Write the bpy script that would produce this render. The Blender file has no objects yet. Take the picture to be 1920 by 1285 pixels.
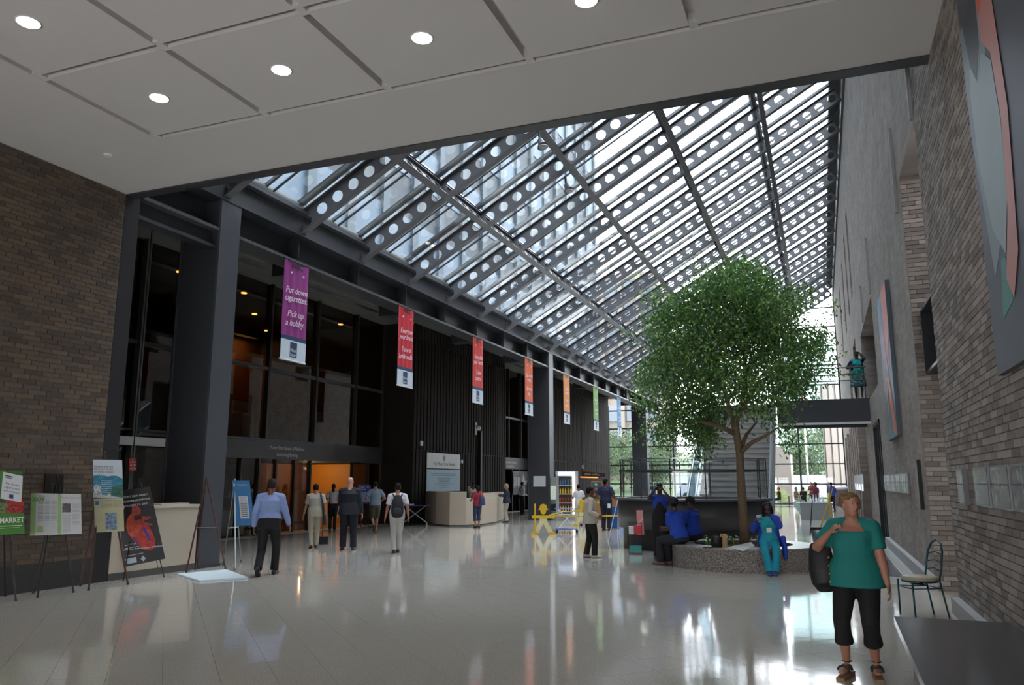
import bpy, bmesh, math, random
import numpy as np
from mathutils import Vector, Matrix
random.seed(7); rng = np.random.default_rng(7)
SC = bpy.context.scene; COL = SC.collection
R = math.radians; PI = math.pi

# ------------------------------------------------------------------ camera, sky, lamps, exposure
CAMZ = 1.68; FPX = 1470.0; PITCH = R(10.087); YAW = R(21.362)
cd = bpy.data.cameras.new('camera'); cam = bpy.data.objects.new('camera', cd); COL.objects.link(cam)
cam.location = (0, 0, CAMZ); cam.rotation_euler = (R(90) + PITCH, 0, YAW)
cd.sensor_width = 36; cd.lens = 36 * FPX / 1920; cd.clip_end = 800; SC.camera = cam
W = bpy.data.worlds.new('overcast_sky'); SC.world = W; W.use_nodes = True
nt = W.node_tree; nt.nodes.clear()
wo = nt.nodes.new('ShaderNodeOutputWorld'); bg = nt.nodes.new('ShaderNodeBackground')
tc = nt.nodes.new('ShaderNodeTexCoord'); sp = nt.nodes.new('ShaderNodeSeparateXYZ'); rp = nt.nodes.new('ShaderNodeValToRGB')
nt.links.new(tc.outputs['Generated'], sp.inputs[0]); nt.links.new(sp.outputs['Z'], rp.inputs[0])
rp.color_ramp.elements[0].color = (.88, .90, .94, 1); rp.color_ramp.elements[1].color = (.92, .94, 1.0, 1)
nt.links.new(rp.outputs[0], bg.inputs[0]); bg.inputs[1].default_value = 5.0
nt.links.new(bg.outputs[0], wo.inputs[0])
vs = SC.view_settings; vs.view_transform = 'Standard'; vs.look = 'None'; vs.gamma = 1; vs.use_curve_mapping = False
vs.exposure = 1.1

def ray(u, v):
    x, y, z = u - 960.0, -(v - 642.5), FPX
    c, s = math.cos(PITCH), math.sin(PITCH)
    Z = y * c + z * s; f = z * c - y * s
    cy, sy = math.cos(YAW), math.sin(YAW)
    return Vector((x * cy - f * sy, x * sy + f * cy, Z))
O3 = Vector((0, 0, CAMZ))
def G(u, v, z=0.0):
    r = ray(u, v); return O3 + r * ((z - CAMZ) / r.z)
def PX(u, v, X):
    r = ray(u, v); return O3 + r * (X / r.x)
def PY(u, v, Y):
    r = ray(u, v); return O3 + r * (Y / r.y)
def PD(u, v, g):
    """point seen at u,v on the upright plane through g that faces the camera"""
    n = Vector((g[0], g[1], 0)).normalized(); r = ray(u, v)
    return O3 + r * ((Vector((g[0], g[1], 0)).dot(n)) / r.dot(n))

# ------------------------------------------------------------------ materials
def lin(h):
    if not isinstance(h, str): return tuple(h)[:3]
    v = [int(h[i:i + 2], 16) / 255 for i in (0, 2, 4)]
    return tuple(c / 12.92 if c <= .04045 else ((c + .055) / 1.055) ** 2.4 for c in v)
MATS = {}
def mat(key, color='808080', rough=.6, metal=0.0, var=.08, scale=6.0, bump=0.0, bscale=60.0, spec=.5, emit=None, estr=0.0, coat=0.0, trans=0.0):
    if key in MATS: return MATS[key]
    m = bpy.data.materials.new(key); m.use_nodes = True; MATS[key] = m
    n = m.node_tree.nodes; l = m.node_tree.links; b = n['Principled BSDF']
    c = lin(color)
    b.inputs['Roughness'].default_value = rough; b.inputs['Metallic'].default_value = metal
    b.inputs['Specular IOR Level'].default_value = spec; b.inputs['Coat Weight'].default_value = coat
    t = n.new('ShaderNodeTexCoord'); no = n.new('ShaderNodeTexNoise'); no.inputs['Scale'].default_value = scale
    no.inputs['Detail'].default_value = 3
    l.new(t.outputs['Object'], no.inputs['Vector'])
    mx = n.new('ShaderNodeMix'); mx.data_type = 'RGBA'
    mx.inputs[6].default_value = tuple(x * (1 - var) for x in c) + (1,)
    mx.inputs[7].default_value = tuple(min(1, x * (1 + var)) for x in c) + (1,)
    fac = no.outputs['Fac']
    if var >= .3:
        mr = n.new('ShaderNodeMapRange'); mr.inputs[1].default_value = .36; mr.inputs[2].default_value = .64; l.new(fac, mr.inputs[0]); fac = mr.outputs[0]
    l.new(fac, mx.inputs[0]); l.new(mx.outputs[2], b.inputs['Base Color'])
    if bump:
        n2 = n.new('ShaderNodeTexNoise'); n2.inputs['Scale'].default_value = bscale; l.new(t.outputs['Object'], n2.inputs['Vector'])
        bp = n.new('ShaderNodeBump'); bp.inputs['Strength'].default_value = bump; bp.inputs['Distance'].default_value = .01
        l.new(n2.outputs['Fac'], bp.inputs['Height']); l.new(bp.outputs[0], b.inputs['Normal'])
    if emit:
        b.inputs['Emission Color'].default_value = lin(emit) + (1,); b.inputs['Emission Strength'].default_value = estr
    return m
def glass(key, tint=(.95, .98, 1), ior=1.5, rough=0.0, tr=1.0):
    """thin sheet glass: what is behind it shows through, Fresnel reflection on top"""
    if key in MATS: return MATS[key]
    m = bpy.data.materials.new(key); m.use_nodes = True; MATS[key] = m
    n = m.node_tree.nodes; l = m.node_tree.links; n.clear()
    o = n.new('ShaderNodeOutputMaterial'); mx = n.new('ShaderNodeMixShader'); a = n.new('ShaderNodeBsdfTransparent'); g = n.new('ShaderNodeBsdfGlossy')
    f = n.new('ShaderNodeFresnel'); gg = n.new('ShaderNodeNewGeometry'); mp = n.new('ShaderNodeMapRange')
    mp.inputs[3].default_value = ior; mp.inputs[4].default_value = 1 / ior; l.new(gg.outputs['Backfacing'], mp.inputs[0]); l.new(mp.outputs[0], f.inputs[0])
    a.inputs[0].default_value = tuple(x * tr for x in tint) + (1,); g.inputs['Roughness'].default_value = rough
    g.inputs[0].default_value = (1, 1, 1, 1)
    l.new(f.outputs[0], mx.inputs[0]); l.new(a.outputs[0], mx.inputs[1]); l.new(g.outputs[0], mx.inputs[2]); l.new(mx.outputs[0], o.inputs[0])
    return m
def brickmat(key, c1, c2, mortar, axis='YZ', w=.31, h=.077, var=.35):
    if key in MATS: return MATS[key]
    m = bpy.data.materials.new(key); m.use_nodes = True; MATS[key] = m
    n = m.node_tree.nodes; l = m.node_tree.links; b = n['Principled BSDF']; b.inputs['Roughness'].default_value = .85
    g = n.new('ShaderNodeNewGeometry'); s = n.new('ShaderNodeSeparateXYZ'); cmb = n.new('ShaderNodeCombineXYZ')
    l.new(g.outputs['Position'], s.inputs[0]); l.new(s.outputs[axis[0]], cmb.inputs[0]); l.new(s.outputs[axis[1]], cmb.inputs[1])
    t = n.new('ShaderNodeTexBrick'); t.offset = .5; t.inputs['Scale'].default_value = 1.0
    t.inputs['Brick Width'].default_value = w; t.inputs['Row Height'].default_value = h; t.inputs['Mortar Size'].default_value = .006
    t.inputs['Color1'].default_value = lin(c1) + (1,); t.inputs['Color2'].default_value = lin(c2) + (1,); t.inputs['Mortar'].default_value = lin(mortar) + (1,)
    l.new(cmb.outputs[0], t.inputs['Vector'])
    no = n.new('ShaderNodeTexNoise'); no.inputs['Scale'].default_value = 1.3; no.inputs['Detail'].default_value = 8; l.new(g.outputs['Position'], no.inputs['Vector'])
    mr = n.new('ShaderNodeMapRange'); mr.inputs[1].default_value = .3; mr.inputs[2].default_value = .7; mr.inputs[3].default_value = 1 - var / 2; mr.inputs[4].default_value = 1 + var / 2
    l.new(no.outputs['Fac'], mr.inputs[0])
    mul = n.new('ShaderNodeMix'); mul.data_type = 'RGBA'; mul.blend_type = 'MULTIPLY'; mul.inputs[0].default_value = 1
    l.new(t.outputs['Color'], mul.inputs[6]); l.new(mr.outputs[0], mul.inputs[7]); l.new(mul.outputs[2], b.inputs['Base Color'])
    bp = n.new('ShaderNodeBump'); bp.inputs['Strength'].default_value = .5; bp.inputs['Distance'].default_value = .01; bp.invert = True
    l.new(t.outputs['Fac'], bp.inputs['Height']); l.new(bp.outputs[0], b.inputs['Normal'])
    return m
def floormat(key, joints):
    m = bpy.data.materials.new(key); m.use_nodes = True; MATS[key] = m
    n = m.node_tree.nodes; l = m.node_tree.links; b = n['Principled BSDF']
    g = n.new('ShaderNodeNewGeometry')
    no = n.new('ShaderNodeTexNoise'); no.inputs['Scale'].default_value = 55; no.inputs['Detail'].default_value = 4; l.new(g.outputs['Position'], no.inputs['Vector'])
    n2 = n.new('ShaderNodeTexNoise'); n2.inputs['Scale'].default_value = .6; l.new(g.outputs['Position'], n2.inputs['Vector'])
    cr = n.new('ShaderNodeValToRGB'); cr.color_ramp.elements[0].position = .35; cr.color_ramp.elements[1].position = .7
    cr.color_ramp.elements[0].color = lin('aea79d') + (1,); cr.color_ramp.elements[1].color = lin('c6c0b6') + (1,)
    l.new(no.outputs['Fac'], cr.inputs[0])
    col = cr.outputs[0]
    if joints:
        s = n.new('ShaderNodeMapping'); s.inputs['Rotation'].default_value = (0, 0, R(-45)); l.new(g.outputs['Position'], s.inputs[0])
        t = n.new('ShaderNodeTexBrick'); t.offset = 0; t.inputs['Scale'].default_value = 1; t.inputs['Brick Width'].default_value = TS; t.inputs['Row Height'].default_value = TS
        t.inputs['Mortar Size'].default_value = .0022; t.inputs['Mortar Smooth'].default_value = .2
        l.new(s.outputs[0], t.inputs['Vector'])
        s.inputs['Location'].default_value = (-TP, -TQ, 0)
        mx = n.new('ShaderNodeMix'); mx.data_type = 'RGBA'; l.new(t.outputs['Fac'], mx.inputs[0]); l.new(col, mx.inputs[6]); mx.inputs[7].default_value = lin('77736c') + (1,)
        col = mx.outputs[2]
    l.new(col, b.inputs['Base Color'])
    mr = n.new('ShaderNodeMapRange'); mr.inputs[3].default_value = .035; mr.inputs[4].default_value = .12; l.new(n2.outputs['Fac'], mr.inputs[0]); l.new(mr.outputs[0], b.inputs['Roughness'])
    b.inputs['Specular IOR Level'].default_value = .72
    n3 = n.new('ShaderNodeTexNoise'); n3.inputs['Scale'].default_value = 2.2; l.new(g.outputs['Position'], n3.inputs['Vector'])
    bp = n.new('ShaderNodeBump'); bp.inputs['Strength'].default_value = .10; bp.inputs['Distance'].default_value = .012
    l.new(n3.outputs['Fac'], bp.inputs['Height']); l.new(bp.outputs[0], b.inputs['Normal'])
    return m

# ------------------------------------------------------------------ mesh helpers
LOCS = {}
class MB:
    def __init__(s): s.v = []; s.f = []; s.mi = []
    def add(s, vs, fs, mi=0):
        o = len(s.v); s.v += [tuple(p) for p in vs]; s.f += [tuple(i + o for i in q) for q in fs]; s.mi += [mi] * len(fs); return s
    def box(s, x0, x1, y0, y1, z0, z1, mi=0):
        return s.add([(x0, y0, z0), (x1, y0, z0), (x1, y1, z0), (x0, y1, z0), (x0, y0, z1), (x1, y0, z1), (x1, y1, z1), (x0, y1, z1)],
                     [(0, 3, 2, 1), (4, 5, 6, 7), (0, 1, 5, 4), (1, 2, 6, 5), (2, 3, 7, 6), (3, 0, 4, 7)], mi)
    def slab(s, a, b, c, d, n, t, mi=0):
        """four corners (ccw seen from +n) given a thickness t behind them"""
        n = Vector(n).normalized() * t; A = [Vector(p) for p in (a, b, c, d)]; B = [p - n for p in A]
        return s.add(A + B, [(0, 1, 2, 3), (7, 6, 5, 4), (0, 4, 5, 1), (1, 5, 6, 2), (2, 6, 7, 3), (3, 7, 4, 0)], mi)
    def poly(s, pts, n, t, mi=0):
        n = Vector(n).normalized() * t; k = len(pts); A = [Vector(p) for p in pts]; B = [p - n for p in A]
        return s.add(A + B, [tuple(range(k)), tuple(range(2 * k - 1, k - 1, -1))] + [(i, i + k, (i + 1) % k + k, (i + 1) % k) for i in range(k)], mi)
    def loft(s, pts, rad, ref=(1, 0, 0), n=12, cap=0, mi=0):
        """rings along pts; rad r or (rx, ry); ref gives the rx direction; cap 1 rounds the ends"""
        P = [Vector(p) for p in pts]; rad = [(r, r) if not hasattr(r, '__len__') else r for r in rad]
        k = len(P); T = []
        for i in range(k):
            d = (P[min(i + 1, k - 1)] - P[max(i - 1, 0)]); T.append(d.normalized() if d.length > 1e-9 else Vector((0, 0, 1)))
        rings = [(P[i], rad[i], T[i]) for i in range(k)]
        if cap:
            r0 = min(rad[0]); r1 = min(rad[-1])
            rings = [(P[0] - T[0] * r0 * c, (rad[0][0] * q, rad[0][1] * q), T[0]) for c, q in ((.85, .5), (.5, .85))] + rings + \
                    [(P[-1] + T[-1] * r1 * c, (rad[-1][0] * q, rad[-1][1] * q), T[-1]) for c, q in ((.5, .85), (.85, .5))]
        vs = []; fs = []
        for p, r, t in rings:
            x = Vector(ref); x = x - t * x.dot(t)
            if x.length < .1: x = Vector((0, 1, 0)) - t * t.y
            if x.length < .1: x = Vector((0, 0, 1)) - t * t.z
            x.normalize(); y = t.cross(x)
            for j in range(n):
                a = 2 * PI * j / n; vs.append(p + x * (r[0] * math.cos(a)) + y * (r[1] * math.sin(a)))
        m = len(rings)
        for i in range(m - 1):
            for j in range(n): fs.append((i * n + j, i * n + (j + 1) % n, (i + 1) * n + (j + 1) % n, (i + 1) * n + j))
        fs.append(tuple(range(n - 1, -1, -1))); fs.append(tuple(range((m - 1) * n, m * n)))
        return s.add(vs, fs, mi)
    def tube(s, a, b, r, r2=None, n=8, mi=0): return s.loft([a, b], [r, r if r2 is None else r2], n=n, mi=mi)
    def ell(s, c, r, M=None, n=14, m=9, mi=0):
        c = Vector(c); vs = []; fs = []
        for i in range(m + 1):
            ph = PI * i / m
            if i in (0, m): 
                q = Vector((0, 0, r[2] * math.cos(ph))); vs.append(c + (M @ q if M else q)); continue
            for j in range(n):
                a = 2 * PI * j / n; q = Vector((r[0] * math.sin(ph) * math.cos(a), r[1] * math.sin(ph) * math.sin(a), r[2] * math.cos(ph))); vs.append(c + (M @ q if M else q))
        for j in range(n): fs.append((0, 1 + j, 1 + (j + 1) % n))
        for i in range(m - 2):
            for j in range(n): a = 1 + i * n; fs.append((a + j, a + n + j, a + n + (j + 1) % n, a + (j + 1) % n))
        a = 1 + (m - 2) * n
        for j in range(n): fs.append((a + j, len(vs) - 1, a + (j + 1) % n))
        return s.add(vs, fs, mi)
    def build(s, name, m, parent=None, smooth=False, kind=None, label=None, cat=None, group=None, origin=None):
        me = bpy.data.meshes.new(name)
        o3 = Vector(origin) if origin is not None else Vector((0, 0, 0))
        base = LOCS.get(parent.name, Vector((0, 0, 0))) if parent else Vector((0, 0, 0))
        if parent: off = base
        elif origin is not None: off = o3
        else:
            a = np.array(s.v); off = Vector((float((a[:, 0].min() + a[:, 0].max()) / 2), float((a[:, 1].min() + a[:, 1].max()) / 2), float(a[:, 2].min())))
        me.from_pydata([(p[0] - off.x, p[1] - off.y, p[2] - off.z) for p in s.v], [], s.f)
        for mm in (m if isinstance(m, (list, tuple)) else [m]): me.materials.append(mm)
        if isinstance(m, (list, tuple)): me.polygons.foreach_set('material_index', s.mi)
        if smooth: me.polygons.foreach_set('use_smooth', [True] * len(me.polygons))
        me.update()
        o = bpy.data.objects.new(name, me); COL.objects.link(o)
        if parent: o.parent = parent; LOCS[o.name] = base
        else: o.location = off; LOCS[o.name] = off
        return tag(o, label, cat, group, kind)
def tag(o, label=None, cat=None, group=None, kind=None):
    if label: o['label'] = label
    if cat: o['category'] = cat
    if group: o['group'] = group
    if kind: o['kind'] = kind
    return o
def thing(name, loc, label=None, cat=None, group=None, kind=None):
    o = bpy.data.objects.new(name, None); COL.objects.link(o); o.location = loc; o.empty_display_size = .1
    LOCS[o.name] = Vector(loc); return tag(o, label, cat, group, kind)
def dup(o, dv, label=None, parent=None, mats=None):
    c = o.copy(); COL.objects.link(c)
    if parent: c.parent = parent
    else: c.location = Vector(o.location) + Vector(dv); LOCS[c.name] = LOCS[o.name] + Vector(dv)
    if label: c['label'] = label
    for ch in o.children: dup(ch, (0, 0, 0), parent=c)
    return c
def struct(mb, name, m, label=None, parent=None, **k):
    return mb.build(name, m, parent, kind=None if parent else 'structure', label=label, **k)
def holes_wall(mb, x0, x1, ys, zs, holes, mi=0):
    """wall slab between x0,x1 over ys x zs with rectangular openings (y0,y1,z0,z1)"""
    Y = sorted({ys[0], ys[1]} | {h[0] for h in holes} | {h[1] for h in holes}); Z = sorted({zs[0], zs[1]} | {h[2] for h in holes} | {h[3] for h in holes})
    for a, b in zip(Y[:-1], Y[1:]):
        for c, d in zip(Z[:-1], Z[1:]):
            if not any(h[0] <= a and b <= h[1] and h[2] <= c and d <= h[3] for h in holes): mb.box(x0, x1, a, b, c, d, mi)
TEXTS = []
def textmesh(s, shear=0.0, bold=0.0, ax='CENTER', space=1.0):
    c = bpy.data.curves.new('lettering', 'FONT'); c.body = s; c.align_x = ax; c.align_y = 'CENTER'; c.shear = shear; c.offset = bold; c.resolution_u = 2; c.space_line = space
    o = bpy.data.objects.new('lettering', c); me = bpy.data.meshes.new_from_object(o)
    v = np.array([tuple(p.co) for p in me.vertices]); f = [tuple(p.vertices) for p in me.polygons]
    bpy.data.objects.remove(o); bpy.data.meshes.remove(me)
    return v, f
class Panel:
    """flat board given by its four corners: top-left, top-right, bottom-right, bottom-left as seen from the front"""
    def __init__(s, tl, tr, br, bl):
        s.c = [Vector(p) for p in (tl, tr, br, bl)]; s.n = (s.c[1] - s.c[0]).cross(s.c[3] - s.c[0]).normalized() * -1
        s.w = (s.c[1] - s.c[0]).length; s.h = (s.c[3] - s.c[0]).length
    def P(s, u, v, d=0.0):
        a = s.c[0].lerp(s.c[1], u); b = s.c[3].lerp(s.c[2], u); return b.lerp(a, v) + s.n * d
    def rect(s, mb, u0, v0, u1, v1, d=.002, t=.0015, mi=0): return mb.slab(s.P(u0, v0, d), s.P(u1, v0, d), s.P(u1, v1, d), s.P(u0, v1, d), s.n, t, mi)
    def shape(s, mb, uv, d=.002, t=.0015, mi=0): return mb.poly([s.P(u, v, d) for u, v in uv], s.n, t, mi)
    def body(s, mb, t=.012): return mb.slab(s.c[3], s.c[2], s.c[1], s.c[0], s.n, t)
    def text(s, mb, txt, cu, cv, hgt, wmax=None, d=.004, shear=0, bold=0, rot=0, ax='CENTER', mi=0):
        v, f = textmesh(txt, shear, bold, ax)
        if len(v) == 0: return
        k = hgt / .7; w = (v[:, 0].max() - v[:, 0].min()) * k; kx = k * min(1, wmax / w) if wmax else k
        cr, sr = math.cos(rot), math.sin(rot)
        mb.add([s.P(cu + (x * kx * cr - y * k * sr) / s.w, cv + (x * kx * sr + y * k * cr) / s.h, d) for x, y, _ in v], f, mi)
# ------------------------------------------------------------------ palette
TS, TP, TQ = .4525, .113, 0.0
XL, XR = -11.55, 1.55; YC = 10.15; ZC = 6.87; YE = 61.3
XF, XB = -16.9, -15.4               # entrance glass plane and batten plane behind the colonnade
steel = mat('dark_steel', '3a3b40', .45, .0, .10, 2.0, spec=.5)
steel2 = mat('rafter_steel', '55565b', .4, .0, .08, 2.0)
bronze = mat('bronze_anodised', '34312f', .38, .25, .10, 3.0)
batm = mat('batten_bronze', '2c2623', .75, 0, .15, 4.0, spec=.12)
concrete = mat('soffit_concrete', '6c6b64', .8, 0, .18, 1.6, .2, 14)
plaster = mat('ceiling_plaster', 'c9c5c1', .85, 0, .02, 1)
cream = mat('cream_laminate', 'c9bba8', .4, 0, .03, 3)
blackm = mat('matte_black', '141416', .55, 0, .1, 8)
dkgl = glass('tinted_glass', (.55, .5, .45), 1.75, 0, .75)
clear = glass('clear_glass', (.95, .98, .99), 1.45)
rgl = glass('roof_glass', (.93, .97, .99), 1.5, 0.02)
mortar = mat('mortar', '6f6860', .95, 0, .1, 20)
limestone = mat('pale_stone', '9c9a98', .6, 0, .06, 5)
whitep = mat('white_paint', 'dcdcdc', .5, 0, .03, 3)
chrome = mat('brushed_aluminium', 'b8bcc0', .28, .9, .05, 6)

# ------------------------------------------------------------------ floor
fl = MB()
fl.box(-25, XR + 2, 14.0, YE, -.2, -.0006).box(-25, XR + 2, -4, 14.0, -.2, -.012)
floor = struct(fl, 'floor', floormat('terrazzo_floor', True))
tmat = floormat('terrazzo_tile', False)
cand = []
q = math.sqrt(.5)
for i in range(-40, 60):
    for j in range(-30, 70):
        u = TP + (i + .5) * TS; w = TQ + (j + .5) * TS
        x = (u - w) * q; y = (u + w) * q
        if -11.3 < x < 1.15 and 4.2 < y < 13.6:
            a = math.degrees(math.atan2(x, y)) + 21.362
            if -35.5 < a < 35.5: cand.append((x * x + y * y, x, y))
cand.sort()
def tilem():
    h = TS * .5 - .0012; me = MB()
    pts = [(h, 0), (0, h), (-h, 0), (0, -h)]; k = math.sqrt(2)
    p = [(x * k, y * k) for x, y in pts]
    return me.poly([(x, y, 0) for x, y in p], (0, 0, 1), .0118)
first = None
for d, x, y in cand[:300]:
    if first is None:
        first = tilem().build('floor_tile', tmat, floor)
        first.location = (x - LOCS['floor'].x, y - LOCS['floor'].y, -LOCS['floor'].z); LOCS[first.name] = Vector(); 
        continue
    c = first.copy(); COL.objects.link(c); c.parent = floor; c.location = (x - LOCS['floor'].x, y - LOCS['floor'].y, -LOCS['floor'].z)
# vertices of the first tile were shifted by the floor origin: put them back round the tile's own centre
for v in first.data.vertices: v.co += LOCS['floor']
rest = MB(); h = TS * .5 - .0012; k = math.sqrt(2)
def addtile(m_, x, y):
    p = [(h * k, 0), (0, h * k), (-h * k, 0), (0, -h * k)]; m_.poly([(x + a, y + b, 0) for a, b in p], (0, 0, 1), .0118)
have = {(round(x, 3), round(y, 3)) for d, x, y in cand[:300]}
for i in range(-60, 90):
    for j in range(-60, 90):
        u = TP + (i + .5) * TS; w = TQ + (j + .5) * TS; x = (u - w) * q; y = (u + w) * q
        if -24 < x < XR + 1.5 and -3.6 < y < 14.0 + .33 and (round(x, 3), round(y, 3)) not in have: addtile(rest, x, y)
tag(rest.build('floor_tiles', tmat, floor), kind='stuff')
MB().box(XR - .30, XR - .1, 14.8, 45, 0, .004).box(XR - 1.0, XR - .1, 15.0, 16.1, 0, .004).build('stone_border', mat('white_terrazzo', 'bdbbb9', .15, 0, .05, 40), floor)
MB().box(XR - .62, XR - .31, 16.2, 34, 0, .006).build('floor_inset', mat('grey_granite_inset', '5d5f63', .2, 0, .1, 40), floor)

# ------------------------------------------------------------------ bricks
BT = .066; BH = .077; BW = .31
def bricks(parent, face, axis, a0, a1, z0, z1, mats, pick, out=1, depth=.05, name='brick', key=''):
    """running-bond bricks on a plane: axis 'Y' (plane x=face) or 'X' (plane y=face); pick(a,z) sorts which are single parts"""
    cells = []; r = 0; z = z0
    while z + BT * .5 < z1:
        off = (r % 3) * BW / 3; a = a0 - off
        while a < a1:
            s, e = max(a, a0), min(a + BW - .009, a1)
            if e - s > .04: cells.append((s, e, z, min(z + BT, z1)))
            a += BW
        z += BH; r += 1
    full = [c for c in cells if abs(c[1] - c[0] - (BW - .009)) < 1e-4 and abs(c[3] - c[2] - BT) < 1e-4]
    full.sort(key=lambda c: pick((c[0] + c[1]) / 2, (c[2] + c[3]) / 2)); single = full[:295]; ss = set(single)
    base = LOCS[parent.name]; protos = []
    for mi, m_ in enumerate(mats):
        b = MB(); L = (BW - .009) / 2
        if axis == 'Y': b.box(-depth, depth, -L, L, 0, BT)
        else: b.box(-L, L, -depth, depth, 0, BT)
        me = bpy.data.meshes.new(name); me.from_pydata(b.v, [], b.f); me.materials.append(m_); protos.append(me)
    for c in single:
        o = bpy.data.objects.new(name, random.choice(protos)); COL.objects.link(o); o.parent = parent
        p = random.uniform(-.0025, .0025); m0 = (c[0] + c[1]) / 2
        P = Vector((face - out * depth + p, m0, c[2])) if axis == 'Y' else Vector((m0, face - out * depth + p, c[2]))
        o.location = P - base
    mb = MB()
    for c in cells:
        if c in ss: continue
        p = random.uniform(-.0025, .0025); f0 = face - out * 2 * depth + p; f1 = face + p; lo, hi = min(f0, f1), max(f0, f1); mi = random.randrange(len(mats))
        if axis == 'Y': mb.box(lo, hi, c[0], c[1], c[2], c[3], mi)
        else: mb.box(c[0], c[1], lo, hi, c[2], c[3], mi)
    tag(mb.build('brickwork', mats, parent), kind='stuff')
lb = [mat('brick_brown_%s' % k, c, .85, 0, .2, 9, .3, 90) for k, c in zip('abcdef', ['5f5146', '57493f', '66574a', '4f443c', '5d524a', '6b5a4a'])]
rb = [mat('brick_grey_%s' % k, c, .85, 0, .2, 9, .3, 90) for k, c in zip('abcdef', ['887d75', '786e67', '92877f', '6d645e', '807771', '978c84'])]
wl = struct(MB().box(XL - .4, XL - .012, -4, YC, 0, ZC), 'wall_left', mortar, 'brown brick wall beside the easels')
MB().box(XL - .012, XL + .01, -4, YC, 0, .42).build('granite_base', mat('dark_granite', '3c3a39', .6, 0, .35, 60), wl)
bricks(wl, XL, 'Y', 6.6, YC - .005, .425, ZC - .01, lb, lambda a, z: abs(z - 1.9) + abs(a - 9) * .9, 1)
MB().box(XL - .012, XL, -4, 6.6, .42, ZC).build('plain_brickwork', brickmat('brick_brown_far', '6a594c', '5e4e43', '5a534c'), wl)
# right wall: near length, niche, long wall
bk = brickmat('brick_grey_far', 'a0948c', '8a7e76', '938a83')
wr = struct(MB().box(XR + .012, XR + .5, -4, 12.0, 0, 16.2), 'wall_right', mortar, 'grey brick wall beside the mural and table')
bricks(wr, XR, 'Y', 6.6, 12.0, .2, 8.6, rb, lambda a, z: abs(z - 2.2) * .6 + abs(a - 7.6), -1)
MB().box(XR, XR + .012, -4, 6.6, .2, 8.6).box(XR, XR + .012, -4, 12.0, 8.6, 16.2).build('plain_brickwork', bk, wr)
MB().box(XR - .1, XR + .02, 4, 12.0, 0, .2).build('stone_kerb', limestone, wr)
wr2 = MB(); H2 = [(23.3, 30.0, 4.3, 6.75), (23.9, 26.6, 0, 3.4), (33, 34.2, 9.0, 12.6), (36.5, 37.7, 9.0, 12.6), (41, 42.4, 9.0, 12.6), (47, 48.6, 9.0, 12.6), (34, 36.5, 4.6, 7.4), (40, 42.5, 4.6, 7.4)]
holes_wall(wr2, XR, XR + .75, (14.4, YE + .6), (0, 16.2), H2)
wr2.box(XR, XR + .5, 12.0, 14.4, 6.85, 16.2)
wf = struct(wr2, 'wall_right', bk, 'long grey brick wall rising to the skylight', None)
MB().box(XR + .7, XR + .9, 12.0, 14.4, 0, 6.85).build('niche_back', bk, wf)
MB().box(XR - .1, XR + .02, 14.3, 23.9, 0, .22).box(XR - .1, XR + .02, 26.6, 60, 0, .22).build('stone_kerb', limestone, wf)
MB().box(XR + .72, XR + .8, 14, YE, 0, 16).build('recess_back', mat('recess_brick', '5b534d', .9), wf)
nw = struct(MB().box(XR + .012, XR + .75, 14.36, 14.399, 0, 6.85), 'wall_niche', mortar, 'narrow brick return at the niche beside the chair')
bricks(nw, 14.33, 'X', XR, XR + .72, .004, 6.8, rb, lambda a, z: abs(z - 3), -1, .03)
for i, y in enumerate([31.5, 33.6, 35.7, 37.8, 39.9, 44, 48]):
    MB().box(XR - .28, XR, y, y + .55, 0, 4.1).build('brick_fin', bk, wf)
# slim strips beside the openings: lit brick edges put into a pale colour
MB().box(XR - .05, XR, 12.0, 12.08, 6.86, 8.7).box(XR - .05, XR, 14.9, 14.97, 6.4, 8.0).box(XR - .05, XR, 23.2, 23.28, 6.8, 8.4).box(XR - .05, XR, 27.4, 27.5, 6.8, 8.0).build('lit_edge_strip', limestone, wf)
m_ = MB(); m_.box(XL - .4, XR + .5, -4.3, -4, 0, .3).box(XL - .4, XR + .5, -4.3, -4, 2.3, ZC + .4)  # unseen back wall, its long opening added to let sky light in
for x_ in (XL - .3, -9, -6.4, -3.8, -1.2, 1.4): m_.box(x_ - .1, x_ + .1, -4.3, -4, .3, 2.3)
struct(m_, 'wall_back', brickmat('brick_back', '857b72', '736960', '7b736b', 'XZ'), 'unseen wall behind the viewer with an opening added for light')

# black metal window box in the niche
wb = thing('window_1', (XR + .4, 13.2, 3.42), 'black framed box window projecting above the niche', kind='structure')
m_ = MB(); X0, X1, Y0, Y1, Z0, Z1 = XR + .12, XR + .7, 12.3, 14.29, 3.45, 4.42
m_.box(X0, X1, Y0, Y1, Z0 - .05, Z0).box(X0, X1, Y0, Y1, Z1, Z1 + .05).box(X0, X1, Y1 - .05, Y1, Z0, Z1).box(X0, X1, Y0, Y0 + .05, Z0, Z1)
m_.build('window_frame', mat('black_frame', '202225', .4), wb)
MB().box(X0 + .3, X0 + .32, Y0, Y1, Z0, Z1).build('pane', mat('dim_pane', '22282a', .1, spec=.6), wb)
# door under the bridge and niche lining
d1 = thing('door_1', (XR, 25.2, 0), 'black framed glass door under the footbridge', kind='structure')
m_ = MB().box(XR - .03, XR + .1, 23.9, 24.02, 0, 3.4).box(XR - .03, XR + .1, 26.48, 26.6, 0, 3.4).box(XR - .03, XR + .1, 23.9, 26.6, 3.3, 3.4).box(XR, XR + .06, 25.2, 25.28, 0, 3.3)
m_.build('door_frame', blackm, d1); MB().box(XR + .03, XR + .045, 24.0, 26.5, .05, 3.3).build('pane', glass('door_glass', (.8, .9, .9), 1.6, .02, .9), d1)

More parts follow.
